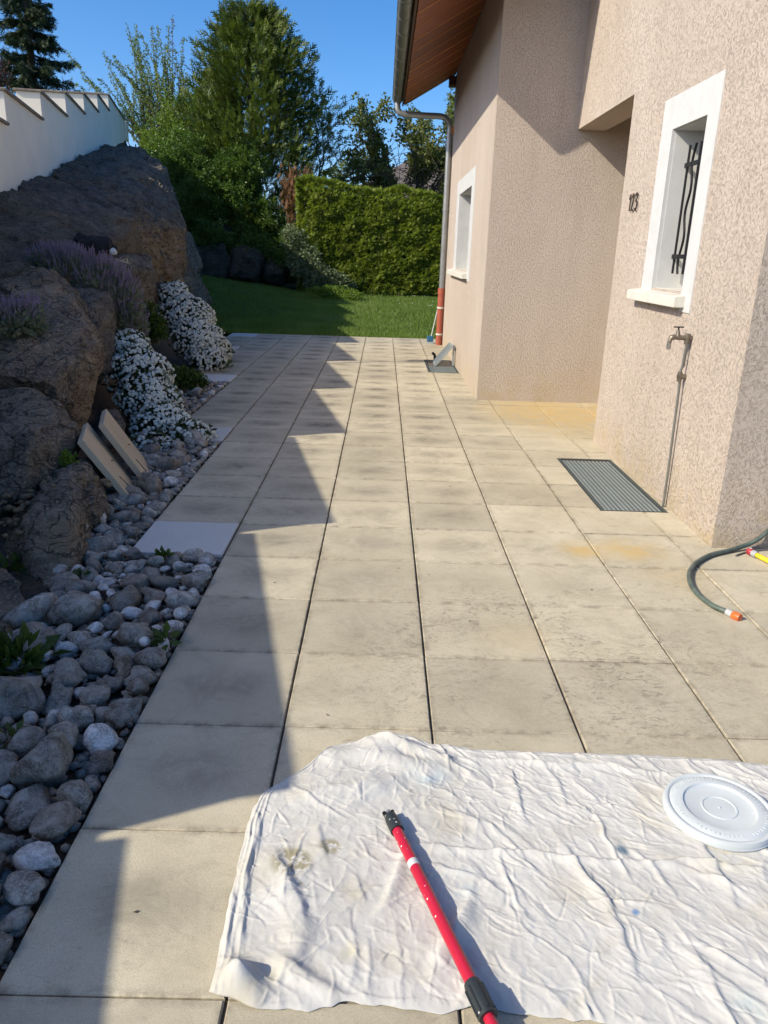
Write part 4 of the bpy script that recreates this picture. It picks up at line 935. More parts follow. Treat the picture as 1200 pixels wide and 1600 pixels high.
def mound(label, lobes, nh, nf, hs, bias=(.5, -.5, .5), thin=.20, group='white flowering mounds'):
    e = empty('candytuft', lobes[0][0], label, 'flowers', group)
    C = np.array([l[0] for l in lobes]); R_ = np.array([l[1] for l in lobes]); wgt = R_[:, 0]*R_[:, 2]; wgt /= wgt.sum()
    def samp(n, k0, k1):
        pick = nr.choice(len(lobes), n, p=wgt); d = nr.standard_normal((n, 3)) + np.array(bias)*.8; d /= np.linalg.norm(d, axis=1, keepdims=True)
        p = C[pick] + d*R_[pick]*(nr.uniform(k0, k1, n)*(.86+.28*vnoise(d[:, 0]*3+pick*4, d[:, 2]*3+d[:, 1]*3, 77)))[:, None]; return p, d, pick
    p, d, pick = samp(nf, .55, 1.0)
    leafobj('foliage', [place(*CL7, p, d + nr.standard_normal(p.shape)*.4, nr.uniform(.05, .09, nf))], M['dkleaf'], e).location = -e.location
    p, d, pick = samp(nh*5, 1.0, 1.08)
    keep = np.ones(len(p), bool)
    for i in range(len(lobes)):       # drop heads buried in a neighbouring lobe
        q = (p - C[i])/R_[i]; keep &= (np.linalg.norm(q, axis=1) > .93) | (pick == i)
    dens = vnoise(p[:, 0]*9+p[:, 1]*4, p[:, 2]*9, 21); keep &= (dens > thin - .35*nr.random(len(p))) & (d[:, 0]*.6 - d[:, 1]*.45 + d[:, 2]*.8 > -.25)
    p, d = p[keep][:nh], d[keep][:nh]
    g_ = []                           # spacing
    for i in range(len(p)):
        if all((p[i]-p[j]).dot(p[i]-p[j]) > (hs*.76)**2 for j in g_[-400:]): g_.append(i)
    p, d = p[g_], d[g_]
    o = leafobj('blossoms', [place(HEAD, HEADF, p, d + nr.standard_normal(p.shape)*.25, nr.uniform(.55, 1.2, len(p))*hs)], M['petal'], e); o.location = -e.location; o['kind'] = 'stuff'
    return e
mound('white candytuft mound spilling down beside the leaning slabs, nearer of two', [((-2.330, 7.200, 0.550), (.22, .2, .2)), ((-2.194, 7.000, 0.379), (.27, .24, .26)), ((-2.036, 6.750, 0.197), (.27, .24, .26)), ((-1.849, 6.400, 0.040), (.24, .22, .2)), ((-1.611, 6.300, -0.002), (.22, .2, .13)), ((-1.823, 6.100, -0.041), (.2, .2, .12))], 2300, 1400, .0245)
mound('white candytuft mound by the far bend of the paving, farther of two', [((-2.766, 10.600, 0.824), (.22, .2, .22)), ((-2.601, 10.500, 0.589), (.33, .3, .3)), ((-2.416, 10.300, 0.325), (.33, .3, .32)), ((-2.285, 10.200, 0.135), (.25, .24, .2)), ((-2.316, 11.000, 0.119), (.2, .25, .2))], 2400, 1400, .029)
# lavender: upright spikes
def lavender(label, lobes, n, h):
    e = empty('lavender', lobes[0][0], label, 'lavender', 'lavender cushions on the bank')
    C = np.array([l[0] for l in lobes]); R_ = np.array([l[1] for l in lobes]); pick = nr.choice(len(lobes), n)
    d = nr.standard_normal((n, 3)) + (.35, -.5, .7); d /= np.linalg.norm(d, axis=1, keepdims=True); p = C[pick] + d*R_[pick]*nr.uniform(.8, 1, n)[:, None]
    up = np.stack([d[:, 0]*.35+nr.normal(0, .12, n), d[:, 1]*.35+nr.normal(0, .12, n), np.ones(n)], -1)
    ST = (np.array([(0, -.02, 0), (0, .02, 0), (1, .012, 0), (1, -.012, 0), (0, 0, -.02), (0, 0, .02), (1, 0, .012), (1, 0, -.012)]), np.array([(0, 1, 2, 3), (4, 5, 6, 7)]))
    SK = []; SFc = []
    for k in range(4):
        for a in (0, 2.1, 4.2):
            x0 = .55+.12*k; b = len(SK); r = .05*(1-.15*k); SK += [(x0, 0, 0), (x0+.06, r*math.cos(a+k), r*math.sin(a+k)), (x0+.15, r*.6*math.cos(a+k), r*.6*math.sin(a+k)), (x0+.1, 0, 0)]; SFc.append((b, b+1, b+2, b+3))
    hh = nr.uniform(.7, 1.2, n)*h
    leafobj('stems', [place(*ST, p, up, hh)], M['lavg'], e).location = -e.location
    o = leafobj('flower_spikes', [place(np.array(SK), np.array(SFc), p, up, hh)], M['lavp'], e); o.location = -e.location; o['kind'] = 'stuff'
    m2 = n//2; pk = nr.choice(len(lobes), m2); d2 = nr.standard_normal((m2, 3)); d2 /= np.linalg.norm(d2, axis=1, keepdims=True)
    leafobj('foliage', [place(*CL7, C[pk]+d2*R_[pk]*.85, d2+(0, 0, .8), nr.uniform(.05, .09, m2))], M['lavg'], e).location = -e.location
M['lavg'] = mat_leaf('lavender_leaves', ((.13, .15, .09), (.20, .22, .14), (.28, .29, .20)), .2, .7, 12)
M['lavp'] = mat_leaf('lavender_flowers', ((.25, .165, .31), (.34, .24, .42), (.45, .35, .52)), .2, .7, 12)
lavender('purple lavender cushion draped over the rocks beside the black bundle', [((-3.096, 7.700, 1.323), (.25, .25, .10)), ((-2.854, 7.600, 1.240), (.3, .25, .16)), ((-2.619, 7.500, 1.135), (.25, .25, .2)), ((-2.454, 7.500, 0.955), (.18, .2, .28)), ((-2.413, 7.600, 0.710), (.14, .2, .28))], 1500, .115)
lavender('grey purple lavender cushion on the big boulder at the left edge', [((-2.586, 5.500, 0.974), (.16, .16, .10)), ((-2.508, 5.600, 0.990), (.12, .14, .09)), ((-2.741, 5.500, 0.970), (.2, .2, .12))], 420, .10)
# small plants in the joints
M['fern'] = mat_leaf('green_plant', ((.03, .055, .012), (.06, .10, .02), (.11, .15, .03)), .3, .5, 12)
def tuft(name, label, cat, c, r, n, size, m, T=CL5): 
    e = empty(name, c, label, cat); d = nr.standard_normal((n, 3)); d[:, 2] = np.abs(d[:, 2]); d /= np.linalg.norm(d, axis=1, keepdims=True)
    leafobj('foliage', [place(*T, np.array(c) + d*np.array(r)*nr.uniform(.3, 1, n)[:, None], d+nr.standard_normal((n, 3))*.3, nr.uniform(.7, 1.3, n)*size)], m, e).location = -e.location
tuft('leafy_plant', 'green leafy plant between the two white flower mounds, upper', 'plant', (-2.641, 9.000, 0.532), (.16, .2, .35), 420, .085, M['fern'])
tuft('ground_cover', 'dark green ground cover at the foot of the far white mound', 'plant', (-2.238, 8.600, 0.061), (.32, .3, .16), 600, .08, M['fern'])
tuft('ground_cover', 'low green plant under the edge of the far white mound', 'plant', (-2.266, 10.400, 0.008), (.25, .2, .12), 260, .07, M['fern'])
tuft('moss_tuft', 'yellow green tuft hanging at the side of the rounded boulder', 'plant', (-1.849, 4.450, 0.248), (.06, .06, .10), 260, .03, M['lime'])
tuft('broadleaf_weed', 'green broad leaved weed at the left edge among the stones', 'weed', (-1.347, 2.550, 0.016), (.13, .16, .06), 130, .075, M['fern'], LEAF)
tuft('broadleaf_weed', 'dark green weed below the left boulder beside the stones', 'weed', (-1.792, 3.500, -0.011), (.08, .1, .05), 60, .05, M['fern'], LEAF)
for (lab, c, r, n_, s_) in (('small weed at the foot of the low brown rock', (-1.417, 3.362, 0.000), (.05, .05, .02), 26, .035), ('grass tuft in front of the pale slab at the stepped corner', (-1.073, 3.635, 0.000), (.045, .05, .03), 60, .035), ('upright blade weed at the paving edge among white stones', (-0.818, 2.746, 0.000), (.025, .03, .05), 16, .06), ('low dark weed among cobbles near the left edge', (-1.144, 2.087, 0.000), (.05, .06, .02), 30, .035)):
    tuft('weed', lab, 'weed', (c[0], c[1], .02), r, n_, s_, M['fern'], LEAF)
# ================================================================== LOOSE THINGS
# black bundle, paper and pale sticks on the ledge
def crumple(name, label, cat, c, r, m, seed, sq=.6):
    bm = bmesh.new(); bmesh.ops.create_icosphere(bm, subdivisions=4, radius=1); off = Vector((seed, seed*2, 0))
    for v in bm.verts:
        d = 1 + .28*mnoise.noise(v.co*1.6+off) + .14*(.5-abs(mnoise.noise(v.co*4+off))) ; v.co = Vector((v.co.x*r[0], v.co.y*r[1], max(v.co.z, -sq)*r[2]))*d
    me = bpy.data.meshes.new(name); bm.to_mesh(me); bm.free(); me.polygons.foreach_set('use_smooth', [True]*len(me.polygons))
    o = mobj(name, me, m); o.location = c; return tag(o, label, cat)
M['blackcloth'] = plain('black_fabric', (.012, .012, .015), .9, var=.3)
crumple('black_cloth', 'crumpled black cloth bundle lying above the lavender, right piece', 'cloth', (-2.951, 8.400, 1.487), (.18, .11, .10), M['blackcloth'], 3.1)
crumple('black_cloth', 'small round black bundle above the lavender, left piece', 'cloth', (-3.130, 8.450, 1.532), (.075, .075, .07), M['blackcloth'], 5.7)
crumple('paper_scrap', 'crumpled white paper scrap on the black bundle', 'paper', (-2.708, 8.150, 1.438), (.032, .03, .035), M['paint'], 8.3)
bt = MB(); a_ = Vector((-2.678, 8.100, 1.373)); bt.tube([a_, Vector((-2.534, 8.100, 1.334))], .008, 6); bt.tube([Vector((-2.621, 8.120, 1.362)), Vector((-2.572, 8.150, 1.381)), Vector((-2.559, 8.100, 1.340))], .006, 6)
o = bt.build('pale_twig', plain('pale_wood', (.50, .42, .24), .7), None, smooth=True); tag(o, 'pale forked twig lying beside the black bundle', 'twig')

# ---------- floor grates
def grate(name, label, R_, nl, nc, frame=True, ytop=None):
    x0, y0, x1, y1 = R_; e = empty(name, (x0, y0, 0), label, 'floor grate', 'floor grates along the house')
    def loc(mb, nm_, m, **k): o = mb.build(nm_, m, e, **k); o.location = (-x0, -y0, 0); return o
    loc(MB().box((x0+.002, y0+.002, -.3), (x1-.002, y1-.002, -.29)).box((x0+.002, y0+.002, -.288), (x0+.010, y1-.002, -.004)).box((x1-.010, y0+.002, -.288), (x1-.002, y1-.002, -.004)).box((x0+.011, y0+.002, -.288), (x1-.011, y0+.010, -.004)).box((x0+.011, y1-.010, -.288), (x1-.011, y1-.002, -.004)), 'shaft', M['galvd'])
    loc(MB().box((x0+.012, y0+.012, -.034), (x0+.03, y1-.012, .001)).box((x1-.03, y0+.012, -.034), (x1-.012, y1-.012, .001)).box((x0+.031, y0+.012, -.034), (x1-.031, y0+.018, .001)).box((x0+.031, y1-.018, -.034), (x1-.031, y1-.012, .001)), 'frame', M['galvd'])
    ye = ytop or y1-.05; me = None
    for k in range(nl):
        x = x0 + .045 + (x1-x0-.09)*k/(nl-1)
        if me is None: o = loc(MB().box((-.0016, y0+.02, -.03), (.0016, ye, -.004)), 'bearing_bar', M['galv']); me = o.data
        else: o = mobj('bearing_bar', me, None, e)
        o.location = (x-x0, -y0, 0)
    me = None
    for k in range(nc):
        y = y0 + .03 + (ye-y0-.06)*k/(nc-1)
        if me is None: o = loc(MB().box((x0+.032, -.0025, -.026), (x1-.032, .0025, -.0065)), 'cross_bar', M['galv2']); me = o.data
        else: o = mobj('cross_bar', me, None, e)
        o.location = (-x0, y-y0, 0)
    return e
M['galv2'] = plain('grate_cross_bar', (.24, .28, .28), .5, .4, var=.3, scale=40)
grate('floor_grate', 'dark steel floor grate beside the wall below the tap', GR1, 13, 58)
g2 = grate('floor_grate', 'half open floor grate beside the far window wall', GR2, 12, 22, ytop=11.15)
fl = empty('grate_section', (.78, 11.2, 0), 'lifted grey grate section propped up against the house wall', 'grate section')
u_ = Vector((.23, 0, .27)).normalized()
for k in range(9):
    y = .02 + k*.05; MB().bar((0, y, .0), (.235, y, .275), .035, .006, (0, 1, 0)).build('bar', M['galv'], fl)
for t in (0.02, .98): MB().bar((.235*t, 0, .275*t), (.235*t, .46, .275*t), .012, .04, (u_.x, 0, u_.z)).build('end_rail', M['galv'], fl)
MB().bar((.255, .02, .0), (.255, .02, .26), .025, .025).build('prop', M['galv'], fl)
MB().bar((.0, -.012, .0), (.238, -.012, .28), .03, .02, (0, 1, 0)).build('side_rail', M['galv'], fl)
hk = MB().tube(smoothpath([(.80, 11.62, -.05), (.80, 11.62, .05), (.79, 11.62, .10), (.755, 11.62, .125)], 5), .02, 8).build('hook', M['iron'], None, smooth=True); tag(hk, 'small dark bent pipe sticking up from the open grate', 'pipe')

# ---------- outdoor tap on its standpipe
tp = empty('outdoor_tap', (1.862, 4.79, 0), 'weathered brass outdoor tap on a thin pipe running up the wall', 'tap')
def tl(mb, nm_, m, **k): o = mb.build(nm_, m, tp, **k); o.location = (-1.862, -4.79, 0); return o
tl(MB().tube(smoothpath([(1.868, 4.79, -.02), (1.866, 4.79, .25), (1.862, 4.795, .55), (1.858, 4.80, .80), (1.85, 4.80, .86), (1.858, 4.795, .92), (1.86, 4.79, 1.055)], 6), .0078, 10), 'standpipe', M['zincd'], smooth=True)
tl(MB().tube([(1.838, 4.80, .845), (1.888, 4.80, .845)], .016, 10).tube([(1.852, 4.80, .815), (1.852, 4.80, .875)], .0145, 10), 'pipe_joint', M['brass'], smooth=True)
tl(MB().tube(smoothpath([(1.89, 4.79, 1.085), (1.85, 4.79, 1.085), (1.80, 4.79, 1.085), (1.765, 4.79, 1.088), (1.742, 4.79, 1.075), (1.735, 4.79, 1.04)], 4), [.017]*12+[.020]*4+[.015]*5, 12).tube([(1.86, 4.79, 1.04), (1.86, 4.79, 1.115)], .019, 10).tube([(1.79, 4.79, 1.09), (1.788, 4.79, 1.135)], [.019, .011], 10), 'tap_body', M['brass'], smooth=True)
tl(MB().tube([(1.735, 4.79, 1.045), (1.735, 4.79, 1.012), (1.735, 4.79, 1.000)], [.016, .016, .009], 12), 'spout_nozzle', M['chrome'], smooth=True)
tl(MB().tube([(1.788, 4.79, 1.13), (1.788, 4.79, 1.155)], .006, 8).bar((1.752, 4.78, 1.158), (1.824, 4.80, 1.158), .014, .008), 'tap_handle', M['iron'])

for c_ in tp.children:
    if c_.name.split('.')[0] not in ('standpipe', 'pipe_joint'):
        c_.scale = (.86, .86, .86); c_.location = (-1.862*.86, -4.79*.86, 1.06*.14)
# ---------- hoses
HG = NT('green_hose_rubber'); hv = HG.obj(); HG.fin(HG.mix(HG.ramp(HG.noise(hv, 20, 3), (.4, 0.0), (.6, 1.0)), (.06, .085, .075), (.10, .125, .105)), .45, None, .4)
HP = [(1.613, 3.184, 0.014), (1.565, 3.269, 0.014), (1.550, 3.426, 0.014), (1.591, 3.601, 0.014), (1.678, 3.759, 0.014), (1.810, 3.895, 0.014), (1.959, 3.983, 0.014), (2.065, 4.028, 0.030), (2.130, 4.028, 0.070), (2.209, 4.065, 0.120), (2.424, 4.257, 0.160), (2.925, 4.748, 0.140)]
hz = MB().tube(smoothpath(HP, 8), .0125, 12)
hose = hz.build('garden_hose', HG.m, None, smooth=True); tag(hose, 'dark green garden hose curling over the paving with orange connector', 'hose')
a_, b_ = Vector(HP[1]), Vector(HP[0]); dv = (b_-a_).normalized()
MB().tube([b_-dv*.008, b_+dv*.022], .0165, 12).build('hose_collar', plain('grey_plastic', (.42, .43, .43), .5), hose, smooth=True)
MB().tube([b_+dv*.022, b_+dv*.03, b_+dv*.058, b_+dv*.062], [.016, .0185, .0185, .017], 14).build('orange_connector', plain('orange_plastic_connector', (.72, .14, .03), .4), hose, smooth=True)
y0 = Vector((2.060, 3.956, 0.020)); y1 = Vector((2.122, 3.769, 0.016)); dv = (y1-y0).normalized()
yh = MB().tube(smoothpath([y0+dv*.045, y1, y1+dv*.25, y1+dv*.5+Vector((.1, .05, 0))], 6), .0135, 12).build('yellow_hose', plain('yellow_rubber', (.72, .52, .03), .45), None, smooth=True); tag(yh, 'yellow hose with a red and grey connector at the right edge', 'hose')
MB().tube([y0+dv*.02, y0+dv*.05], .0185, 12).build('hose_collar', plain('grey_plastic_ring', (.34, .36, .37), .5), yh, smooth=True)
MB().tube([y0-dv*.014, y0-dv*.01, y0+dv*.012, y0+dv*.02], [.014, .02, .02, .016], 12).build('red_connector', plain('red_plastic', (.35, .03, .04), .4), yh, smooth=True)
MB().tube([y0+Vector((0, 0, .0195)), y0+Vector((0, 0, .0215))], .007, 10).build('white_badge', M['paint'], yh)
cb = MB().tube(smoothpath([(1.973, 3.930, 0.005), (2.050, 3.983, 0.005), (2.138, 4.019, 0.005), (2.246, 4.057, 0.005), (2.473, 4.145, 0.005)], 6), .005, 8).build('thin_cable', plain('grey_rubber', (.12, .13, .12), .6), None, smooth=True); tag(cb, 'thin grey cable lying beside the green hose', 'cable')

# ---------- broom leaning at the downpipe
br = empty('brush', (.86, 14.05, 0), 'white handled brush with blue head leaning by the red pipe', 'brush')
MB().tube([(.02, 0, .10), (.19, .05, .95)], .011, 8).build('handle', M['paint'], br, smooth=True)
MB().box((-.05, -.03, .03), (.06, .03, .13)).build('head', plain('blue_plastic', (.03, .14, .26), .5), br, bevel=.008)
MB().box((-.045, -.025, 0), (.055, .025, .029)).build('bristles', plain('pale_bristles', (.35, .42, .45), .9), br)

# ---------- drop cloth
near = [(-0.331, 1.241, 0.000), (-0.275, 1.228, 0.000), (-0.224, 1.208, 0.000), (-0.116, 1.205, 0.000), (-0.036, 1.226, 0.000), (0.025, 1.223, 0.000), (0.086, 1.214, 0.000), (0.167, 1.206, 0.000), (0.230, 1.224, 0.000), (0.277, 1.216, 0.000), (0.383, 1.203, 0.000), (0.529, 1.190, 0.000), (.80, 1.13, 0), (1.1, 1.10, 0), (1.6, 1.06, 0)]
far_ = [(-0.309, 1.889, 0.000), (-0.249, 1.959, 0.000), (-0.175, 2.045, 0.000), (-0.120, 2.127, 0.000), (-0.038, 2.158, 0.000), (0.046, 2.201, 0.000), (0.131, 2.194, 0.000), (0.196, 2.151, -0.000), (0.255, 2.150, 0.000), (0.336, 2.126, 0.000), (0.668, 2.120, 0.000), (0.876, 2.121, 0.000), (1.141, 2.106, -0.000), (1.276, 2.085, 0.000), (1.62, 2.06, 0)]
left = [(-0.331, 1.241, 0.000), (-0.329, 1.325, 0.000), (-0.332, 1.385, 0.000), (-0.334, 1.487, 0.000), (-0.333, 1.635, -0.000), (-0.334, 1.767, 0.000), (-0.327, 1.828, 0.000), (-0.309, 1.889, 0.000)]
right = [(1.6, 1.06, 0), (1.58, 1.4, 0), (1.63, 1.7, 0), (1.62, 2.06, 0)]
def resamp(P, n):
    P = np.array(P)[:, :2]; s = np.concatenate([[0], np.cumsum(np.linalg.norm(np.diff(P, axis=0), axis=1))]); t = np.linspace(0, s[-1], n); return np.stack([np.interp(t, s, P[:, 0]), np.interp(t, s, P[:, 1])], -1)
NU, NV = 700, 410
cn, cf, cl, cr_ = resamp(near, NU), resamp(far_, NU), resamp(left, NV), resamp(right, NV)
u = np.linspace(0, 1, NU)[None, :, None]; v = np.linspace(0, 1, NV)[:, None, None]
S = (1-v)*cn[None] + v*cf[None] + (1-u)*cl[:, None] + u*cr_[:, None] - ((1-u)*(1-v)*cn[0] + u*(1-v)*cn[-1] + (1-u)*v*cf[0] + u*v*cf[-1])
X, Y = S[..., 0], S[..., 1]; U, Vv = u[..., 0]+0*X, v[..., 0]+0*X
edge = np.minimum(np.minimum(U*1.9, (1-U)*1.9), np.minimum(Vv*.95, (1-Vv)*.95))
ewob = 1 - np.exp(-edge/.012)
X = X + (1-ewob)*.006*(vnoise(X*40, Y*40, 31)-.5); Y = Y + (1-ewob)*.008*(vnoise(X*45+9, Y*45, 32)-.5)
wx = X + .03*(vnoise(X*7, Y*7, 41)-.5) + .010*(vnoise(X*26, Y*26, 42)-.5); wy = Y + .03*(vnoise(X*7+50, Y*7, 43)-.5) + .010*(vnoise(X*26+50, Y*26, 44)-.5)
Z = .004 + .012*vnoise(X*3.2, Y*3.2, 51)*edge.clip(0, .2)/.2
cr = random.Random(12)
def crease(px, py, th, L, h, w1, w2, cv=0.0):
    global Z
    c, s = math.cos(th), math.sin(th); a = (wx-px)*c + (wy-py)*s; b = -(wx-px)*s + (wy-py)*c - cv*a*a
    t = np.clip(1 - (2*a/L)**2, 0, 1); Z = Z + h*t**.8*np.where(b > 0, np.exp(-(b/w1)**2*.7), np.exp(-(b/w2)**2*.7))
def crease2(p, q, h, w1, w2, cv=0.0):
    p, q = np.array(p[:2]), np.array(q[:2]); d = q-p; crease(*((p+q)/2), math.atan2(d[1], d[0]), np.linalg.norm(d)*1.15, h, w1, w2, cv)
def ridg(sx, sy, seed, pw=2.0):        # crumple network: sharp where the noise crosses its middle
    return (1 - np.abs(2*vnoise(wx*sx + 5*vnoise(X*5, Y*5, seed+5), wy*sy, seed) - 1))**pw
th_ = math.radians(-48); ca_, sa_ = math.cos(th_), math.sin(th_)
wx0, wy0 = wx, wy; wx, wy = wx0*ca_ + wy0*sa_, -wx0*sa_ + wy0*ca_      # rotate so wrinkles run far-left to near-right
side = np.clip((X - .05)/.35, 0, 1)
Z += (.0046*ridg(4, 12, 81, 4)*(.45+.55*vnoise(X*4, Y*4, 85)) + .0028*ridg(10, 28, 82, 4)*(.25+.9*vnoise(X*6, Y*6, 86)) + .0013*ridg(24, 60, 83, 3)*(.2+vnoise(X*7, Y*7, 87)))*(.25+.75*side)
wx, wy = wx0, wy0
Z += (.0045*ridg(8, 5, 91, 4)*(.4+.6*vnoise(X*4, Y*4, 95)) + .0024*ridg(17, 14, 92, 4)*(.2+vnoise(X*6, Y*6, 96)) + .0011*ridg(40, 36, 93, 3)*(.2+vnoise(X*7, Y*7, 97)))*(1-.7*side)
for _ in range(150):
    x = cr.uniform(-.35, 1.5); y = cr.uniform(1.1, 2.2)
    th = math.radians(cr.gauss(-48, 20) if x > .25 else cr.choice((cr.gauss(-75, 28), cr.gauss(20, 30)))); L = cr.uniform(.06, .30)
    w_ = cr.uniform(.003, .008); crease(x, y, th, L, cr.uniform(.002, .006), w_, w_*cr.uniform(1.3, 3), cr.gauss(0, 1.1))
for _ in range(1000):
    x = cr.uniform(-.35, 1.5); y = cr.uniform(1.1, 2.2)
    th = math.radians(cr.gauss(-52, 28) if x > .2 else cr.uniform(0, 180)); w_ = cr.uniform(.0013, .0034)
    crease(x, y, th, cr.uniform(.02, .13), cr.choice((1, 1, -1))*cr.uniform(.0008, .0024), w_, w_*1.7, cr.gauss(0, 3))
# folds seen in the photograph
for p, q, h, a_, b_, cv in (((0.149, 1.674, 0.000), (0.725, 1.642, 0.000), .010, .006, .012, .03), ((0.725, 1.642, 0.000), (1.026, 1.630, 0.000), .012, .006, .010, 0), ((0.330, 2.066, 0.000), (0.965, 2.022, 0.000), .011, .006, .012, .05), ((-0.198, 2.077, 0.000), (0.244, 2.015, 0.000), .020, .03, .03, 0), ((0.014, 2.154, 0.000), (0.247, 2.047, 0.000), .022, .025, .02, .6),
        ((-0.197, 1.865, 0.000), (0.084, 1.948, 0.000), .015, .02, .03, .3), ((-0.244, 1.661, 0.000), (-0.137, 1.427, 0.000), .016, .012, .03, -.5), ((-0.138, 1.436, 0.000), (-0.179, 1.281, 0.000), .014, .02, .03, 1.0), ((0.046, 1.441, 0.000), (0.114, 1.673, -0.000), .010, .012, .02, .5), ((0.159, 1.289, 0.000), (0.250, 1.485, 0.000), .016, .012, .02, .8),
        ((0.608, 1.556, 0.000), (0.627, 1.285, 0.000), .007, .008, .025, -.4), ((0.531, 1.687, 0.000), (0.615, 1.496, 0.000), .010, .007, .018, 0), ((0.447, 2.039, 0.000), (0.457, 1.757, 0.000), .006, .006, .018, -.6), ((0.911, 1.773, 0.000), (0.905, 1.504, 0.000), .008, .008, .02, .6), ((-0.354, 1.806, 0.000), (-0.315, 1.326, 0.000), .013, .008, .010, .1), ((-0.315, 1.807, 0.000), (-0.285, 1.360, 0.000), .010, .006, .012, .1), ((-0.200, 1.329, 0.000), (-0.064, 1.237, 0.000), .012, .012, .02, .3), ((-0.315, 1.293, 0.000), (-0.226, 1.219, 0.000), .02, .03, .03, 0)):
    crease2(p, q, h, a_, b_, cv)
for q_, a_h in ((.012, .006), (.028, .0045), (.046, .003)):
    Z += a_h*np.exp(-((U*1.9 - q_ - .006*vnoise(Y*16, X*0, 66))/.0035)**2)*(.4+.8*vnoise(Y*11+q_*90, X*0, 67))
Z += .004*np.exp(-((Vv*.95 - .93 + .004*vnoise(X*14, X*0, 68))/.004)**2)*(.3+.9*vnoise(X*9, X*0, 69))
Z += .034*np.exp(-((X-(-0.273, 1.270, 0.000)[0])**2/.035**2 + (Y-(-0.273, 1.270, 0.000)[1])**2/.03**2)) + .028*np.exp(-((X-.04)**2/.07**2 + (Y-2.12)**2/.05**2))
Z += .0012*(vnoise(X*60, Y*60, 61)-.5) + .0007*(vnoise(X*130, Y*130, 62)-.5)
Z = np.maximum(Z, .003)*(.25+.75*ewob) + .001
# the cloth is pressed flat under the bucket lid
lx, ly = 1.010, 1.834
dl = np.sqrt((X-lx)**2 + (Y-ly)**2); Z = np.where(dl < .155, np.minimum(Z, .016), Z)
PC = np.stack([X, Y, Z], -1)
V = PC.reshape(-1, 3); idx = np.arange(NU*NV).reshape(NV, NU)
F = np.stack([idx[:-1, :-1], idx[:-1, 1:], idx[1:, 1:], idx[1:, :-1]], -1).reshape(-1, 4)
ct = NT('paint_splashed_cotton'); p = ct.geo(); n1 = ct.noise(p, 5.5, 5, .65, .6)
c = ct.mix(ct.ramp(n1, (.32, 0.0), (.7, 1.0)), (.50, .485, .452), (.565, .553, .522))
c = ct.mix(ct.math('MULTIPLY', ct.ramp(ct.noise(p, 3.2, 4, .6, 1.0), (.52, 0.0), (.68, 1.0)), .55), c, (.45, .41, .32))
nb2 = ct.ramp(ct.noise(p, 34, 3, .6), (.45, 0.0), (.52, 1.0)); nb3 = ct.noise(p, 14, 4, .7)
for cc, r, col, k in (((-0.195, 1.606, 0.000), .05, (.30, .26, .15), .8), ((-0.176, 1.532, 0.000), .022, (.30, .25, .14), .8), ((-0.100, 1.666, 0.000), .03, (.33, .29, .17), .8)):
    ct_m = ct.math('MULTIPLY', spot(ct, p, cc, r*1.35, .6), nb2); c = ct.mix(ct.math('MULTIPLY', ct_m, k), c, tuple(x*.8 for x in col))
for cc, r, col, k in (((0.173, 1.981, 0.000), .10, (.36, .46, .50), .7), ((0.241, 1.555, 0.000), .07, (.38, .48, .53), .6), ((-0.018, 1.517, 0.000), .09, (.45, .41, .31), .6), ((-0.006, 1.669, 0.000), .09, (.44, .40, .31), .5), ((0.962, 1.677, 0.000), .12, (.49, .45, .31), .7), ((-0.233, 1.264, 0.000), .07, (.45, .39, .25), .7), ((0.829, 1.229, 0.000), .06, (.38, .47, .46), .6), ((-0.035, 1.350, 0.000), .06, (.49, .45, .27), .5), ((0.225, 1.774, 0.000), .09, (.46, .42, .34), .5)):
    c = ct.mix(ct.math('MULTIPLY', spot(ct, p, cc, r, .1), ct.ramp(nb3, (.42, 0.0), (.6, k))), c, col)
for cc, r, col in (((-0.160, 1.316, 0.000), .012, (.10, .24, .42)), ((0.662, 1.478, 0.000), .012, (.12, .22, .40)), ((-0.100, 1.549, 0.000), .012, (.08, .08, .10)), ((0.399, 1.423, 0.000), .010, (.10, .22, .45)), ((0.685, 1.680, 0.000), .02, (.14, .2, .25))):
    c = ct.mix(ct.math('MULTIPLY', spot(ct, p, cc, r*1.4, .5), ct.ramp(nb3, (.36, 0.0), (.42, 1.0))), c, col)
fl_ = ct.math('MULTIPLY', ct.ramp(ct.vor(p, 42), (.05, 1.0), (.09, 0.0)), ct.ramp(ct.noise(p, 3, 2), (.55, 0.0), (.62, .6))); c = ct.mix(fl_, c, (.62, .62, .62))
wv = ct.n('ShaderNodeTexWave', i_Scale=260); ct.l(p, wv.inputs['Vector'])
ct.fin(c, .92, ct.bump(ct.noise(p, 120, 4, .6), .25, .0025), .2)
cloth = mobj('drop_cloth', mesh_np('drop_cloth', V, F, True), ct.m); so = cloth.modifiers.new('thick', 'SOLIDIFY'); so.thickness = .0015
tag(cloth, 'crumpled white cotton drop cloth stained with paint on the paving', 'drop cloth')

# ---------- red telescopic pole
rp_ = NT('red_painted_tube'); ro = rp_.obj(); sp_ = rp_.math('MULTIPLY', rp_.ramp(rp_.vor(rp_.mapping(ro, (1, 1, 1)), 62), (.12, 1.0), (.17, 0.0)), rp_.ramp(rp_.noise(ro, 17, 3), (.50, 0.0), (.54, 1.0)))
rp_.fin(rp_.mix(sp_, rp_.mix(rp_.noise(ro, 8, 3), (.40, .010, .030), (.49, .016, .048)), (.75, .72, .70)), .32, None, .5)
bp_ = NT('black_grip'); bo = bp_.obj(); sp_ = bp_.math('MULTIPLY', bp_.ramp(bp_.vor(bo, 60), (.14, 1.0), (.22, 0.0)), bp_.ramp(bp_.noise(bo, 20, 2), (.5, 0.0), (.56, .8)))
bp_.fin(bp_.mix(sp_, (.022, .028, .032), (.55, .55, .53)), .5, bp_.bump(bp_.noise(bo, 60, 3), .3, .002))
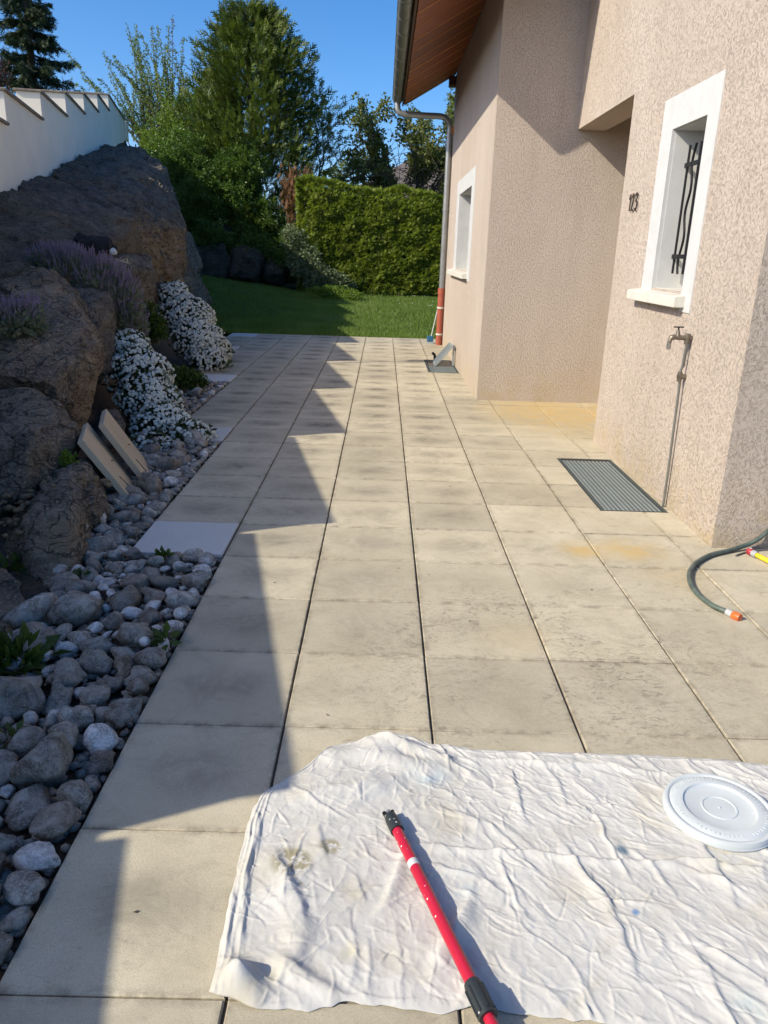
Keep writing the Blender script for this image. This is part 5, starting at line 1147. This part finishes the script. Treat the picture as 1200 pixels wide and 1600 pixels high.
pa = Vector((.058, 1.780, .032)); pb = Vector((.2600, 1.158, .048)); ax = (pb-pa).normalized(); Lp = (pb-pa).length
pole = empty('paint_pole', pa, 'red telescopic paint roller pole lying on the drop cloth', 'pole')
def pt(a, b, r, nm_, m, n=16, **k): return MB().tube([ax*a, ax*b], r, n).build(nm_, m, pole, smooth=True, **k)
pt(.070, .575, .0145, 'red_tube', rp_.m)
MB().tube([ax*.012, ax*.03, ax*.075], [.0165, .0185, .0188], 14).build('tip_collar', bp_.m, pole, smooth=True)
for s in (-1, 1):
    sd_ = ax.cross(Vector((0, 0, 1))).normalized()*s*.012; MB().tube([sd_ + ax*-.006, sd_*.9 + ax*.02], .006, 8).build('tip_prong', M['iron'], pole, smooth=True)
MB().tube([ax*-.004 + Vector((0, 0, .004)), ax*.03], .007, 10).build('tip_screw', M['chrome'], pole, smooth=True)
pt(.195, .216, .0153, 'tape_band', M['paint'])
MB().tube([ax*.565, ax*.575, ax*.62, ax*.648], [.0185, .0205, .0212, .0205], 16).build('lower_grip', bp_.m, pole, smooth=True)
for k in range(8):
    a = k*.785; sdv = ax.cross(Vector((0, 0, 1))).normalized(); upv = sdv.cross(ax); o_ = (sdv*math.cos(a)+upv*math.sin(a))*.0208
    MB().bar(ax*.58+o_, ax*.64+o_, .005, .004).build('grip_rib', bp_.m, pole)
pt(.648, .70, .0125, 'inner_tube', rp_.m)
MB().tube([ax*.70, ax*.72, ax*1.2], [.0165, .018, .018], 14).build('lower_sleeve', plain('paint_crusted_alloy', (.36, .36, .36), .5, .4, var=.6, scale=60), pole, smooth=True)

# ---------- white bucket lid
LT_ = NT('white_lid_plastic'); lo = LT_.obj()
lc = LT_.mix(LT_.ramp(LT_.noise(lo, 9, 4), (.35, 0.0), (.65, 1.0)), (.50, .535, .545), (.55, .585, .595))
lc = LT_.mix(LT_.ramp(LT_.noise(LT_.mapping(lo, (1, 6, 1), rot=(0, 0, .6)), 22, 6, .75, 1.0), (.60, 0.0), (.68, .35)), lc, (.36, .37, .36))
lc = LT_.mix(LT_.math('MULTIPLY', LT_.ramp(LT_.vor(lo, 26), (.07, 1.0), (.11, 0.0)), LT_.ramp(LT_.noise(lo, 8, 2), (.52, 0.0), (.58, 1.0))), lc, (.66, .66, .65))
M['lid'] = LT_.fin(lc, LT_.ramp(LT_.noise(lo, 30, 4), (.4, .34), (.6, .5)), LT_.bump(LT_.noise(lo, 60, 3), .08, .001), .5)
lid = empty('bucket_lid', (lx, ly, .0135), 'round white plastic bucket lid lying on the drop cloth', 'lid')
prof = [(0.0, .0225), (.045, .0225), (.0465, .0245), (.051, .0245), (.0525, .0225), (.098, .0225), (.101, .0235), (.104, .0285), (.110, .0290), (.136, .0272), (.142, .0272), (.1445, .031), (.150, .0325), (.1555, .031), (.1575, .024), (.1590, .016), (.1590, .003), (.1560, .0), (.150, .0)]
prof = [(r*.965, z if r < .14 else z*.84) for r, z in prof]
MB().lathe(prof, n=96).build('cap', M['lid'], lid, smooth=True)
MB().lathe([(.1534, .0065), (.1552, .0065), (.1552, .0085), (.1534, .0085)], n=96).build('rim_ridge', M['lid'], lid, smooth=True)
MB().lathe([(0, .0226), (.004, .0226), (.0035, .0245), (0, .025)], n=14).build('centre_nub', M['lid'], lid, smooth=True)
em = MB()                       # raised moulded marks round the flange
for k in range(64):
    if k % 13 in (11, 12): continue
    a = k*2*math.pi/64; r_ = .123; c_ = Vector((r_*math.cos(a), r_*math.sin(a), .0283)); t_ = Vector((-math.sin(a), math.cos(a), 0)); q_ = Vector((math.cos(a), math.sin(a), 0))
    em.bar(c_-q_*.005, c_+q_*.005*(1 if k % 3 else .3), .0022, .0014)
em.build('moulded_marks', M['lid'], lid)['kind'] = 'stuff'

# ---------- dry leaf crumbs on the paving
lm = plain('dry_leaf', (.09, .065, .04), .9, var=.4)
LM = MB()
for (x, y) in ((.3, 4.35), (.24, 4.22), (.27, 3.55), (.12, 3.62), (.95, 3.6), (1.05, 3.42), (-.28, 1.62), (-.15, 2.3), (-.48, 3.4), (.65, 3.9), (1.2, 2.9), (.42, 3.05), (.9, 5.4), (.5, 5.1), (-.55, 1.45)):
    L2 = rnd.uniform(.004, .010); a = rnd.uniform(0, 6.28)
    LM.add([(x+math.cos(a+t)*L2*r, y+math.sin(a+t)*L2*r, .002+z_) for t, r, z_ in ((0, 1, .004), (1.3, .45, .0015), (3.14, 1, .003), (4.9, .4, .0015))] + [(x, y, .002)], [(0, 1, 2, 3), (1, 0, 4), (3, 2, 4)])
tag(LM.build('leaf_scraps', lm), kind='stuff')
